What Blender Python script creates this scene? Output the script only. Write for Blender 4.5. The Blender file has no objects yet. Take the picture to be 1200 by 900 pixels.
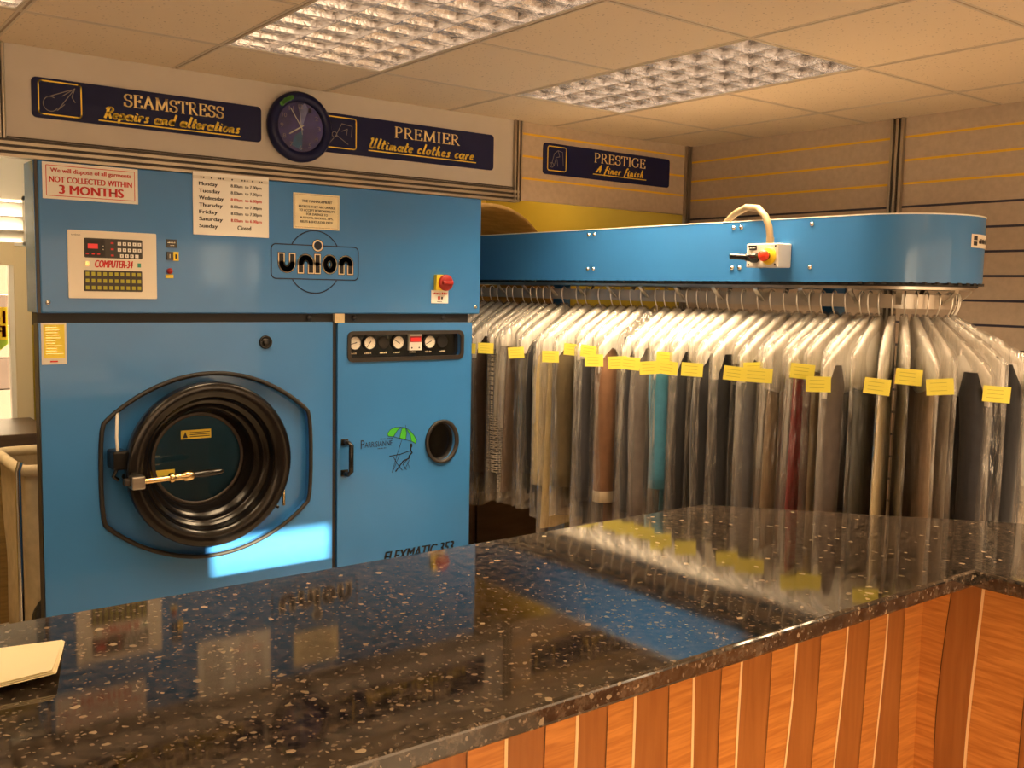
import bpy, bmesh, math, random
from mathutils import Vector, Matrix
from mathutils.geometry import tessellate_polygon

SC = bpy.context.scene
COL = SC.collection
R = math.radians
PI = math.pi

# ------------------------------------------------------------------ camera
YAW, PITCH, ROLL, FPX, CAMZ = 0.653900004, -0.0952684469, 0.0201335070, 1147.7635, 1.60896506
fw = Vector((math.sin(YAW) * math.cos(PITCH), math.cos(YAW) * math.cos(PITCH), math.sin(PITCH)))
rt0 = Vector((math.cos(YAW), -math.sin(YAW), 0))
up0 = rt0.cross(fw)
rt = math.cos(ROLL) * rt0 + math.sin(ROLL) * up0
up = -math.sin(ROLL) * rt0 + math.cos(ROLL) * up0
cam_data = bpy.data.cameras.new('camera')
cam = bpy.data.objects.new('camera', cam_data)
COL.objects.link(cam)
cam.matrix_world = Matrix(((rt.x, up.x, -fw.x, 0), (rt.y, up.y, -fw.y, 0), (rt.z, up.z, -fw.z, CAMZ), (0, 0, 0, 1)))
cam_data.sensor_width = 36
cam_data.lens = FPX * 36 / 1200
cam_data.clip_start = 0.02
SC.camera = cam

# ------------------------------------------------------------------ light, exposure
SC.view_settings.view_transform = 'Standard'
SC.view_settings.look = 'None'
SC.view_settings.exposure = 0.0
SC.view_settings.gamma = 1.0
SC.view_settings.use_curve_mapping = False
SC.cycles.max_bounces = 10
SC.cycles.diffuse_bounces = 5
SC.cycles.glossy_bounces = 5
SC.cycles.transparent_max_bounces = 40
SC.cycles.sample_clamp_indirect = 6.0
SC.cycles.use_denoising = True
SC.cycles.caustics_reflective = False
SC.cycles.caustics_refractive = False

world = bpy.data.worlds.new('world')
SC.world = world
world.use_nodes = True
bgn = world.node_tree.nodes['Background']
bgn.inputs[0].default_value = (1.0, 0.74, 0.46, 1)
bgn.inputs[1].default_value = 9.0

LAMP_COL = (1.0, 0.71, 0.41)
W_FIX = 34.0          # fittings over the staff side
W_FILL = 36.0         # added unseen fittings over the customers' side

SUN_EL, SUN_DX = 16.5, 0.10
sd = bpy.data.lights.new('sun', 'SUN')
sd.energy = 30.0
sd.angle = R(0.5)
sd.color = (1.0, 0.86, 0.56)
so = bpy.data.objects.new('sun', sd)
COL.objects.link(so)
so.rotation_euler = Vector((SUN_DX, 1.0, -math.tan(R(SUN_EL)))).to_track_quat('-Z', 'Y').to_euler()
so.location = (0, -6, 5)

# ------------------------------------------------------------------ materials
def mat(name, col, rough=0.5, metal=0.0, spec=0.5, coat=0.0, noise=None, bump=None, emit=None, sub=None):
    m = bpy.data.materials.new(name)
    m.use_nodes = True
    nt = m.node_tree
    b = nt.nodes['Principled BSDF']
    b.inputs['Base Color'].default_value = (*col, 1)
    b.inputs['Roughness'].default_value = rough
    b.inputs['Metallic'].default_value = metal
    b.inputs['Specular IOR Level'].default_value = spec
    b.inputs['Coat Weight'].default_value = coat
    b.inputs['Coat Roughness'].default_value = 0.06
    tc = nt.nodes.new('ShaderNodeTexCoord')
    if noise:                                   # (scale vec, amount)
        mp = nt.nodes.new('ShaderNodeMapping')
        mp.inputs['Scale'].default_value = noise[0]
        nt.links.new(tc.outputs['Object'], mp.inputs[0])
        n = nt.nodes.new('ShaderNodeTexNoise')
        n.inputs['Scale'].default_value = 1.0
        n.inputs['Detail'].default_value = 4
        nt.links.new(mp.outputs[0], n.inputs['Vector'])
        mr = nt.nodes.new('ShaderNodeMapRange')
        mr.inputs['From Min'].default_value = 0.3
        mr.inputs['From Max'].default_value = 0.7
        mr.inputs['To Min'].default_value = 1 - noise[1]
        mr.inputs['To Max'].default_value = 1 + noise[1]
        nt.links.new(n.outputs['Fac'], mr.inputs['Value'])
        mx = nt.nodes.new('ShaderNodeVectorMath')
        mx.operation = 'SCALE'
        mx.inputs[0].default_value = col
        nt.links.new(mr.outputs[0], mx.inputs['Scale'])
        nt.links.new(mx.outputs[0], b.inputs['Base Color'])
    if bump:                                    # (scale vec, strength, distance)
        mp = nt.nodes.new('ShaderNodeMapping')
        mp.inputs['Scale'].default_value = bump[0]
        nt.links.new(tc.outputs['Object'], mp.inputs[0])
        n = nt.nodes.new('ShaderNodeTexNoise')
        n.inputs['Scale'].default_value = 1.0
        n.inputs['Detail'].default_value = 3
        nt.links.new(mp.outputs[0], n.inputs['Vector'])
        bp = nt.nodes.new('ShaderNodeBump')
        bp.inputs['Strength'].default_value = bump[1]
        bp.inputs['Distance'].default_value = bump[2]
        nt.links.new(n.outputs['Fac'], bp.inputs['Height'])
        nt.links.new(bp.outputs[0], b.inputs['Normal'])
    if emit:
        b.inputs['Emission Color'].default_value = (*emit[0], 1)
        b.inputs['Emission Strength'].default_value = emit[1]
    return m

M = {}
M['blue'] = mat('machine_blue_paint', (0.036, 0.188, 0.50), 0.34, 0, 0.4, 0.40, ((3, 3, 3), 0.05), ((160, 160, 160), 0.04, 0.002))
M['blue_side'] = mat('machine_blue_side', (0.03, 0.18, 0.48), 0.2, 0.3, 0.6)
M['black'] = mat('black_plastic', (0.008, 0.008, 0.008), 0.22, 0, 0.5)
M['black_gloss'] = mat('black_gloss_enamel', (0.006, 0.005, 0.005), 0.2, 0, 0.45, 0.0)
M['black_matt'] = mat('black_rubber', (0.015, 0.013, 0.012), 0.6)
M['darkgrey'] = mat('dark_grey_metal', (0.035, 0.03, 0.027), 0.4, 0.2)
M['ink'] = mat('black_ink', (0.006, 0.007, 0.012), 0.5)
M['navy'] = mat('navy_sign', (0.006, 0.009, 0.055), 0.35, 0, 0.25)
M['navy_line'] = mat('logo_navy', (0.004, 0.012, 0.045), 0.4)
M['gold'] = mat('gold_lettering', (0.95, 0.68, 0.07), 0.45)
M['gold_pale'] = mat('pale_gold_lettering', (0.92, 0.72, 0.34), 0.45)
M['dimline'] = mat('dim_sketch_line', (0.22, 0.2, 0.19), 0.5)
M['cream'] = mat('cream_plate', (0.80, 0.74, 0.64), 0.45)
M['cream_line'] = mat('cream_line', (0.72, 0.62, 0.42), 0.45)
M['paper'] = mat('white_paper', (0.86, 0.84, 0.80), 0.6)
M['paper_yellow'] = mat('yellow_label', (0.82, 0.66, 0.07), 0.55)
M['tag'] = mat('yellow_paper_tag', (0.95, 0.86, 0.12), 0.6)
M['parchment'] = mat('parchment_notice', (0.84, 0.74, 0.50), 0.5, noise=((30, 30, 30), 0.06))
M['red'] = mat('red_ink', (0.62, 0.02, 0.02), 0.5)
M['red_dark'] = mat('dark_red_plastic', (0.35, 0.02, 0.015), 0.35)
M['red_led'] = mat('red_led_display', (0.5, 0.02, 0.02), 0.4, emit=((1, 0.05, 0.04), 0.35))
M['red_btn'] = mat('red_button', (0.85, 0.05, 0.02), 0.3)
M['yellow'] = mat('yellow_plastic', (0.85, 0.62, 0.03), 0.4)
M['olive_btn'] = mat('olive_yellow_key', (0.40, 0.38, 0.03), 0.5)
M['green'] = mat('green_ink', (0.05, 0.42, 0.03), 0.5)
M['teal_btn'] = mat('green_key', (0.03, 0.28, 0.2), 0.5)
M['brass'] = mat('brass', (0.75, 0.56, 0.28), 0.22, 1.0)
M['chrome'] = mat('chrome', (0.72, 0.70, 0.66), 0.12, 1.0)
M['steel'] = mat('brushed_steel', (0.50, 0.46, 0.40), 0.32, 1.0, noise=((4, 4, 120), 0.10))
M['wire'] = mat('hanger_wire', (0.75, 0.72, 0.66), 0.3, 0.9)
M['alu'] = mat('aluminium_profile', (0.42, 0.37, 0.30), 0.35, 0.9)
M['alu_dark'] = mat('dark_profile_groove', (0.045, 0.032, 0.022), 0.5)
M['louvre'] = mat('mirror_louvre', (0.58, 0.57, 0.60), 0.22, 1.0, bump=((45, 45, 45), 0.25, 0.01))
M['fixture'] = mat('fixture_white', (0.85, 0.82, 0.76), 0.5)
M['tube'] = mat('fluorescent_tube', (0.9, 0.9, 0.85), 0.5, emit=(LAMP_COL, 6.0))
M['fascia'] = mat('fascia_laminate', (0.53, 0.49, 0.45), 0.45, noise=((9, 9, 9), 0.03))
M['slat'] = mat('slatwall_board', (0.46, 0.37, 0.29), 0.5, noise=((40, 40, 40), 0.07))
M['slat_yellow'] = mat('yellow_slat_insert', (0.80, 0.50, 0.02), 0.5)
M['slat_dark'] = mat('dark_slat_insert', (0.022, 0.02, 0.045), 0.5)
M['wall_yellow'] = mat('yellow_wall_paint', (0.62, 0.45, 0.045), 0.7, noise=((3, 3, 3), 0.05))
M['wall'] = mat('plain_wall_paint', (0.62, 0.58, 0.52), 0.7, noise=((4, 4, 4), 0.03))
M['tbar'] = mat('ceiling_grid', (0.60, 0.53, 0.45), 0.5)
M['tgap'] = mat('ceiling_joint', (0.36, 0.29, 0.21), 0.7)
M['white_trim'] = mat('white_gloss_trim', (0.82, 0.80, 0.74), 0.35)
M['cream_trim'] = mat('cream_gloss_trim', (0.78, 0.66, 0.42), 0.4)
M['conduit'] = mat('beige_conduit', (0.27, 0.20, 0.11), 0.5)
M['grey_box'] = mat('light_grey_plastic', (0.72, 0.69, 0.63), 0.45)
M['canvas'] = mat('beige_canvas', (0.62, 0.50, 0.30), 0.85, noise=((20, 20, 20), 0.10), bump=((14, 14, 9), 0.5, 0.02))
M['brown'] = mat('brown_laminate', (0.10, 0.06, 0.035), 0.4, noise=((6, 6, 30), 0.2))
M['rolled'] = mat('brown_rolled_cloth', (0.30, 0.18, 0.05), 0.9, noise=((6, 6, 60), 0.18), bump=((20, 4, 60), 0.4, 0.01))
M['floor'] = mat('pale_vinyl_floor', (0.42, 0.34, 0.26), 0.4, noise=((8, 8, 8), 0.12))
M['rubber_bag'] = mat('black_sack', (0.01, 0.01, 0.01), 0.3, bump=((18, 18, 18), 0.6, 0.02))
M['clock_face'] = mat('clock_face', (0.07, 0.06, 0.28), 0.3, noise=((14, 14, 14), 0.5))
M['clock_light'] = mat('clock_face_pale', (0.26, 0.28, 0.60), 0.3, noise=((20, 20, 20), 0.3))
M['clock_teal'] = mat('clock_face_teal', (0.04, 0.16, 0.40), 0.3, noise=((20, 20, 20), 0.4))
M['clock_num'] = mat('clock_numeral', (0.46, 0.38, 0.48), 0.5)
M['white'] = mat('white_enamel', (0.85, 0.83, 0.8), 0.4)
M['clock_green'] = mat('clock_green', (0.05, 0.2, 0.03), 0.4)
M['street'] = mat('street_render', (0.10, 0.075, 0.075), 0.8, noise=((1, 1, 3), 0.2))
M['facade'] = mat('sunblock_facade', (0.5, 0.42, 0.36), 0.8, noise=((1, 1, 3), 0.2))
M['street_pale'] = mat('street_pale', (0.24, 0.2, 0.19), 0.8)
M['rail'] = mat('satin_rail', (0.45, 0.40, 0.34), 0.35, 0.6)
M['logo_blue'] = mat('violet_blue_print', (0.06, 0.05, 0.28), 0.5)
M['drum'] = mat('perforated_drum', (0.20, 0.18, 0.13), 0.5, 0.2, noise=((60, 60, 60), 0.25))
M['leaflet'] = mat('cream_leaflet', (0.90, 0.80, 0.52), 0.55)
M['pale_lid'] = mat('pale_bounce_lid', (0.50, 0.43, 0.34), 0.6, 0.1)  # unseen lid, coloured to keep blue bounce off the ceiling
M['pave'] = mat('pale_paving', (0.5, 0.47, 0.43), 0.8)
M['wood_dark'] = None

def wood(name, c1, c2, ripple):
    m = bpy.data.materials.new(name)
    m.use_nodes = True
    nt = m.node_tree
    b = nt.nodes['Principled BSDF']
    b.inputs['Roughness'].default_value = 0.32
    b.inputs['Coat Weight'].default_value = 0.25
    b.inputs['Coat Roughness'].default_value = 0.15
    tc = nt.nodes.new('ShaderNodeTexCoord')
    mp = nt.nodes.new('ShaderNodeMapping')
    mp.inputs['Scale'].default_value = (7, 7, 95) if ripple else (55, 55, 4)
    nt.links.new(tc.outputs['Object'], mp.inputs[0])
    n = nt.nodes.new('ShaderNodeTexNoise')
    n.inputs['Scale'].default_value = 1.0
    n.inputs['Detail'].default_value = 5
    n.inputs['Distortion'].default_value = 0.6
    nt.links.new(mp.outputs[0], n.inputs['Vector'])
    cr = nt.nodes.new('ShaderNodeValToRGB')
    cr.color_ramp.elements[0].position = 0.32
    cr.color_ramp.elements[0].color = (*c1, 1)
    cr.color_ramp.elements[1].position = 0.68
    cr.color_ramp.elements[1].color = (*c2, 1)
    nt.links.new(n.outputs['Fac'], cr.inputs[0])
    nt.links.new(cr.outputs[0], b.inputs['Base Color'])
    return m
M['wood_dark'] = wood('walnut_band', (0.29, 0.10, 0.022), (0.37, 0.14, 0.034), False)
M['wood_light'] = wood('cherry_band', (0.42, 0.145, 0.027), (0.64, 0.265, 0.06), True)
M['wood_inlay'] = mat('maple_inlay', (0.90, 0.62, 0.32), 0.4)
M['wood_seam'] = mat('dark_seam', (0.07, 0.025, 0.01), 0.5)

def granite():
    m = bpy.data.materials.new('speckled_granite')
    m.use_nodes = True
    nt = m.node_tree
    b = nt.nodes['Principled BSDF']
    b.inputs['Roughness'].default_value = 0.055
    b.inputs['Specular IOR Level'].default_value = 1.0
    tc = nt.nodes.new('ShaderNodeTexCoord')
    base = nt.nodes.new('ShaderNodeTexNoise')
    base.inputs['Scale'].default_value = 46
    base.inputs['Detail'].default_value = 6
    base.inputs['Roughness'].default_value = 0.7
    nt.links.new(tc.outputs['Object'], base.inputs['Vector'])
    cr = nt.nodes.new('ShaderNodeValToRGB')
    e = cr.color_ramp.elements
    e[0].position = 0.42; e[0].color = (0.010, 0.008, 0.007, 1)
    e[1].position = 0.72; e[1].color = (0.105, 0.078, 0.057, 1)
    nt.links.new(base.outputs['Fac'], cr.inputs[0])
    last = cr.outputs[0]
    wob = nt.nodes.new('ShaderNodeTexNoise')
    wob.inputs['Scale'].default_value = 60
    nt.links.new(tc.outputs['Object'], wob.inputs['Vector'])
    add = nt.nodes.new('ShaderNodeVectorMath')
    add.operation = 'MULTIPLY_ADD'
    nt.links.new(wob.outputs['Color'], add.inputs[0])
    add.inputs[1].default_value = (0.016, 0.016, 0.016)
    nt.links.new(tc.outputs['Object'], add.inputs[2])
    for sc, th, rnd, colr in ((130, 0.36, 0.76, (0.15, 0.115, 0.085)), (52, 0.26, 0.86, (0.23, 0.18, 0.125)), (26, 0.17, 0.84, (0.34, 0.27, 0.185))):
        v = nt.nodes.new('ShaderNodeTexVoronoi')
        v.inputs['Scale'].default_value = sc
        nt.links.new(add.outputs[0], v.inputs['Vector'])
        lt = nt.nodes.new('ShaderNodeMath'); lt.operation = 'LESS_THAN'
        lt.inputs[1].default_value = th
        nt.links.new(v.outputs['Distance'], lt.inputs[0])
        sep = nt.nodes.new('ShaderNodeSeparateColor')
        nt.links.new(v.outputs['Color'], sep.inputs[0])
        gt = nt.nodes.new('ShaderNodeMath'); gt.operation = 'GREATER_THAN'
        gt.inputs[1].default_value = rnd
        nt.links.new(sep.outputs[0], gt.inputs[0])
        mu = nt.nodes.new('ShaderNodeMath'); mu.operation = 'MULTIPLY'
        nt.links.new(lt.outputs[0], mu.inputs[0]); nt.links.new(gt.outputs[0], mu.inputs[1])
        mx = nt.nodes.new('ShaderNodeMix'); mx.data_type = 'RGBA'
        nt.links.new(mu.outputs[0], mx.inputs['Factor'])
        nt.links.new(last, mx.inputs['A'])
        mx.inputs['B'].default_value = (*colr, 1)
        last = mx.outputs['Result']
    nt.links.new(last, b.inputs['Base Color'])
    return m
M['granite'] = granite()

def ceiling_mat():
    m = bpy.data.materials.new('mineral_ceiling_tile')
    m.use_nodes = True
    nt = m.node_tree
    b = nt.nodes['Principled BSDF']
    b.inputs['Roughness'].default_value = 0.85
    tc = nt.nodes.new('ShaderNodeTexCoord')
    v = nt.nodes.new('ShaderNodeTexVoronoi'); v.inputs['Scale'].default_value = 75
    nt.links.new(tc.outputs['Object'], v.inputs['Vector'])
    sep = nt.nodes.new('ShaderNodeSeparateColor'); nt.links.new(v.outputs['Color'], sep.inputs[0])
    lt = nt.nodes.new('ShaderNodeMath'); lt.operation = 'LESS_THAN'; lt.inputs[1].default_value = 0.22
    nt.links.new(v.outputs['Distance'], lt.inputs[0])
    gt = nt.nodes.new('ShaderNodeMath'); gt.operation = 'GREATER_THAN'; gt.inputs[1].default_value = 0.62
    nt.links.new(sep.outputs[0], gt.inputs[0])
    mu = nt.nodes.new('ShaderNodeMath'); mu.operation = 'MULTIPLY'
    nt.links.new(lt.outputs[0], mu.inputs[0]); nt.links.new(gt.outputs[0], mu.inputs[1])
    mx = nt.nodes.new('ShaderNodeMix'); mx.data_type = 'RGBA'
    nt.links.new(mu.outputs[0], mx.inputs['Factor'])
    mx.inputs['A'].default_value = (0.76, 0.65, 0.51, 1)
    mx.inputs['B'].default_value = (0.48, 0.40, 0.32, 1)
    nt.links.new(mx.outputs['Result'], b.inputs['Base Color'])
    return m
M['ceiling'] = ceiling_mat()

def film(name, tint, haze, sc, sheen_streak):
    """thin polythene: mostly clear, a little milky, glossy with long creases"""
    m = bpy.data.materials.new(name)
    m.use_nodes = True
    nt = m.node_tree
    out = nt.nodes['Material Output']
    nt.nodes.remove(nt.nodes['Principled BSDF'])
    tr = nt.nodes.new('ShaderNodeBsdfTransparent'); tr.inputs[0].default_value = (*tint, 1)
    di = nt.nodes.new('ShaderNodeBsdfDiffuse'); di.inputs[0].default_value = (0.85, 0.82, 0.78, 1)
    tl = nt.nodes.new('ShaderNodeBsdfTranslucent'); tl.inputs[0].default_value = (0.85, 0.82, 0.78, 1)
    gl = nt.nodes.new('ShaderNodeBsdfGlossy'); gl.inputs['Roughness'].default_value = 0.09
    tc = nt.nodes.new('ShaderNodeTexCoord')
    mp = nt.nodes.new('ShaderNodeMapping'); mp.inputs['Scale'].default_value = sc
    nt.links.new(tc.outputs['Object'], mp.inputs[0])
    n = nt.nodes.new('ShaderNodeTexNoise'); n.inputs['Scale'].default_value = 1; n.inputs['Detail'].default_value = 4
    n.inputs['Distortion'].default_value = 0.8
    nt.links.new(mp.outputs[0], n.inputs['Vector'])
    bp = nt.nodes.new('ShaderNodeBump'); bp.inputs['Strength'].default_value = 1.0; bp.inputs['Distance'].default_value = 0.05
    mp2 = nt.nodes.new('ShaderNodeMapping'); mp2.inputs['Scale'].default_value = (42, 42, 13); mp2.inputs['Rotation'].default_value = (0, R(14), 0)
    nt.links.new(tc.outputs['Object'], mp2.inputs[0])
    n2 = nt.nodes.new('ShaderNodeTexVoronoi'); n2.feature = 'SMOOTH_F1'; n2.inputs['Scale'].default_value = 1
    nt.links.new(mp2.outputs[0], n2.inputs['Vector'])
    cmb = nt.nodes.new('ShaderNodeMath'); cmb.operation = 'MULTIPLY_ADD'; cmb.inputs[1].default_value = 0.35
    nt.links.new(n2.outputs['Distance'], cmb.inputs[0]); nt.links.new(n.outputs['Fac'], cmb.inputs[2])
    nt.links.new(cmb.outputs[0], bp.inputs['Height'])
    nt.links.new(bp.outputs[0], gl.inputs['Normal'])
    lw = nt.nodes.new('ShaderNodeLayerWeight'); lw.inputs['Blend'].default_value = 0.32
    nt.links.new(bp.outputs[0], lw.inputs['Normal'])
    mr = nt.nodes.new('ShaderNodeMapRange')
    mr.inputs['To Min'].default_value = 0.10; mr.inputs['To Max'].default_value = 0.40
    nt.links.new(lw.outputs['Facing'], mr.inputs['Value'])
    s1 = nt.nodes.new('ShaderNodeMapRange')
    s1.inputs['From Min'].default_value = 0.52; s1.inputs['From Max'].default_value = 0.74
    oi = nt.nodes.new('ShaderNodeObjectInfo')
    rv = nt.nodes.new('ShaderNodeMapRange')
    rv.inputs['To Min'].default_value = haze + sheen_streak * .5; rv.inputs['To Max'].default_value = haze + sheen_streak * 1.8  # pale streaks mixed into the film imitate sheen on its creases
    nt.links.new(oi.outputs['Random'], rv.inputs['Value'])
    s1.inputs['To Min'].default_value = haze
    nt.links.new(rv.outputs[0], s1.inputs['To Max'])
    nt.links.new(n.outputs['Fac'], s1.inputs['Value'])
    dt = nt.nodes.new('ShaderNodeMixShader'); dt.inputs[0].default_value = 0.4
    nt.links.new(di.outputs[0], dt.inputs[1]); nt.links.new(tl.outputs[0], dt.inputs[2])
    m1 = nt.nodes.new('ShaderNodeMixShader')
    nt.links.new(s1.outputs[0], m1.inputs[0])
    nt.links.new(tr.outputs[0], m1.inputs[1]); nt.links.new(dt.outputs[0], m1.inputs[2])
    m2 = nt.nodes.new('ShaderNodeMixShader')
    nt.links.new(mr.outputs[0], m2.inputs[0])
    nt.links.new(m1.outputs[0], m2.inputs[1]); nt.links.new(gl.outputs[0], m2.inputs[2])
    nt.links.new(m2.outputs[0], out.inputs['Surface'])
    return m
M['film'] = film('clear_polythene', (0.96, 0.95, 0.93), 0.075, (26, 26, 2.2), 0.26)
M['cover'] = mat('white_tissue_cover', (0.94, 0.92, 0.88), 0.5, bump=((16, 16, 6), 0.5, 0.01))

def glass(name, tint, refl):
    m = bpy.data.materials.new(name)
    m.use_nodes = True
    nt = m.node_tree
    out = nt.nodes['Material Output']
    nt.nodes.remove(nt.nodes['Principled BSDF'])
    tr = nt.nodes.new('ShaderNodeBsdfTransparent'); tr.inputs[0].default_value = (*tint, 1)
    gl = nt.nodes.new('ShaderNodeBsdfGlossy'); gl.inputs['Roughness'].default_value = 0.02
    lw = nt.nodes.new('ShaderNodeFresnel'); lw.inputs[0].default_value = 1.5
    ad = nt.nodes.new('ShaderNodeMath'); ad.operation = 'ADD'; ad.inputs[1].default_value = refl
    nt.links.new(lw.outputs[0], ad.inputs[0])
    ms = nt.nodes.new('ShaderNodeMixShader')
    nt.links.new(ad.outputs[0], ms.inputs[0])
    nt.links.new(tr.outputs[0], ms.inputs[1]); nt.links.new(gl.outputs[0], ms.inputs[2])
    nt.links.new(ms.outputs[0], out.inputs['Surface'])
    return m
M['glass'] = glass('clear_pane', (0.95, 0.96, 0.95), 0.0)
M['glass_dark'] = glass('tinted_porthole', (0.62, 0.64, 0.56), 0.02)

_fab = {}
def fabric(col, kind='plain'):
    k = (col, kind)
    if k in _fab:
        return _fab[k]
    if kind == 'check':
        m = mat('checked_cloth', col, 0.9)
        nt = m.node_tree
        tc = nt.nodes.new('ShaderNodeTexCoord')
        ck = nt.nodes.new('ShaderNodeTexBrick')
        ck.inputs['Color1'].default_value = (0.02, 0.02, 0.02, 1)
        ck.inputs['Color2'].default_value = (0.05, 0.05, 0.05, 1)
        ck.inputs['Mortar'].default_value = (0.75, 0.7, 0.62, 1)
        ck.inputs['Scale'].default_value = 22
        ck.inputs['Mortar Size'].default_value = 0.05
        mp = nt.nodes.new('ShaderNodeMapping'); mp.inputs['Rotation'].default_value = (R(90), 0, 0)
        nt.links.new(tc.outputs['Object'], mp.inputs[0]); nt.links.new(mp.outputs[0], ck.inputs['Vector'])
        nt.links.new(ck.outputs[0], nt.nodes['Principled BSDF'].inputs['Base Color'])
    else:
        m = mat('cloth', col, 0.85, noise=((30, 30, 30), 0.10), bump=((22, 22, 4), 0.45, 0.012))
        m.node_tree.nodes['Principled BSDF'].inputs['Sheen Weight'].default_value = 0.15
    _fab[k] = m
    return m

# ------------------------------------------------------------------ mesh helpers
class Frame:
    """a flat face in the room: origin + right + up, n points out of the face"""
    def __init__(s, o, ux, uz):
        s.o, s.x, s.z = Vector(o), Vector(ux).normalized(), Vector(uz).normalized()
        s.n = s.x.cross(s.z).normalized()
    def p(s, a, b, d=0.0):
        return s.o + s.x * a + s.z * b + s.n * d
def front(y):
    return Frame((0, y, 0), (1, 0, 0), (0, 0, 1))      # n = -Y
F370 = front(3.70)

class MB:
    def __init__(s):
        s.v, s.f, s.m, s.sm, s.mats = [], [], [], [], []
    def mi(s, m):
        if m not in s.mats:
            s.mats.append(m)
        return s.mats.index(m)
    def add(s, vs, fs, m, smooth=False):
        b = len(s.v); k = s.mi(m)
        s.v += [tuple(v) for v in vs]
        for f in fs:
            s.f.append([b + i for i in f]); s.m.append(k); s.sm.append(smooth)
    def box(s, x0, x1, y0, y1, z0, z1, m, bev=0.0):
        if bev <= 0:
            vs = [(x, y, z) for z in (z0, z1) for y in (y0, y1) for x in (x0, x1)]
            s.add(vs, [(0, 2, 3, 1), (4, 5, 7, 6), (0, 1, 5, 4), (2, 6, 7, 3), (0, 4, 6, 2), (1, 3, 7, 5)], m)
        else:
            bm = bmesh.new()
            bmesh.ops.create_cube(bm, size=1)
            for v in bm.verts:
                v.co = Vector(((x0 + x1) / 2 + v.co.x * (x1 - x0), (y0 + y1) / 2 + v.co.y * (y1 - y0), (z0 + z1) / 2 + v.co.z * (z1 - z0)))
            bmesh.ops.bevel(bm, geom=bm.edges[:], offset=bev, segments=2, affect='EDGES', profile=0.5)
            s.bm(bm, m)
    def bm(s, bm, m, smooth=False):
        bm.verts.index_update()
        s.add([v.co.copy() for v in bm.verts], [[v.index for v in f.verts] for f in bm.faces], m, smooth)
        bm.free()
    def tube(s, pts, r, m, n=8, cap=True, closed=False):
        pts = [Vector(p) for p in pts]
        rr = r if isinstance(r, (list, tuple)) else [r] * len(pts)
        rings = []
        N = len(pts)
        prev = None
        for i, p in enumerate(pts):
            if closed:
                t = pts[(i + 1) % N] - pts[i - 1]
            else:
                t = (pts[min(i + 1, N - 1)] - pts[max(i - 1, 0)])
            t.normalize()
            a = prev if prev is not None else (Vector((0, 0, 1)) if abs(t.z) < 0.9 else Vector((1, 0, 0)))
            u = (a - t * a.dot(t)).normalized()
            w = t.cross(u)
            prev = u
            rings.append([p + (u * math.cos(2 * PI * k / n) + w * math.sin(2 * PI * k / n)) * rr[i] for k in range(n)])
        vs = [v for ring in rings for v in ring]
        fs = []
        for i in range(N if closed else N - 1):
            j = (i + 1) % N
            for k in range(n):
                fs.append((i * n + k, i * n + (k + 1) % n, j * n + (k + 1) % n, j * n + k))
        s.add(vs, fs, m, True)
        if cap and not closed:
            s.add(rings[0], [list(range(n))[::-1]], m)
            s.add(rings[-1], [list(range(n))], m)
    def lathe(s, c, ax, prof, m, n=48, smooth=True, close=False):
        """prof: list of (radius, distance along ax)"""
        ax = Vector(ax).normalized(); c = Vector(c)
        a = Vector((0, 0, 1)) if abs(ax.z) < 0.9 else Vector((1, 0, 0))
        u = (a - ax * a.dot(ax)).normalized(); w = ax.cross(u)
        vs = []
        for r, d in prof:
            for k in range(n):
                t = 2 * PI * k / n
                vs.append(c + ax * d + (u * math.cos(t) + w * math.sin(t)) * r)
        fs = []
        for i in range(len(prof) - 1):
            for k in range(n):
                fs.append((i * n + k, i * n + (k + 1) % n, (i + 1) * n + (k + 1) % n, (i + 1) * n + k))
        s.add(vs, fs, m, smooth)
    def disc(s, c, ax, r, m, n=40, off=0.0, rx=None):
        ax = Vector(ax).normalized(); c = Vector(c)
        a = Vector((0, 0, 1)) if abs(ax.z) < 0.9 else Vector((1, 0, 0))
        u = (a - ax * a.dot(ax)).normalized(); w = ax.cross(u)
        s.add([c + ax * off + u * math.cos(2 * PI * k / n) * r + w * math.sin(2 * PI * k / n) * (rx or r) for k in range(n)], [list(range(n))], m)
    def cyl(s, c, ax, r, h, m, n=24):
        s.lathe(c, ax, [(r, 0), (r, h)], m, n)
        s.disc(c, ax, r, m, n); s.disc(c, ax, r, m, n, h)
    def poly(s, F, loops, m, d=0.0, thick=0.0, wallmat=None):
        """a flat plate (outer loop + holes) in frame F, front face at d, back at d - thick"""
        L3 = [[F.p(a, b, d) for a, b in lp] for lp in loops]
        tri = tessellate_polygon([[Vector((a, b, 0)) for a, b in lp] for lp in loops])
        flat = [v for l in L3 for v in l]
        s.add(flat, [list(t) for t in tri], m)
        if thick > 0:
            for lp in loops:
                n = len(lp)
                vs = [F.p(a, b, d) for a, b in lp] + [F.p(a, b, d - thick) for a, b in lp]
                s.add(vs, [(i, (i + 1) % n, n + (i + 1) % n, n + i) for i in range(n)], wallmat or m)
            s.add([F.p(a, b, d - thick) for lp in loops for a, b in lp], [list(t)[::-1] for t in tri], m)
    def rect(s, F, a0, a1, b0, b1, m, d=0.0, thick=0.0, r=0.0):
        s.poly(F, [rrect(a0, a1, b0, b1, r)], m, d, thick)
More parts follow.
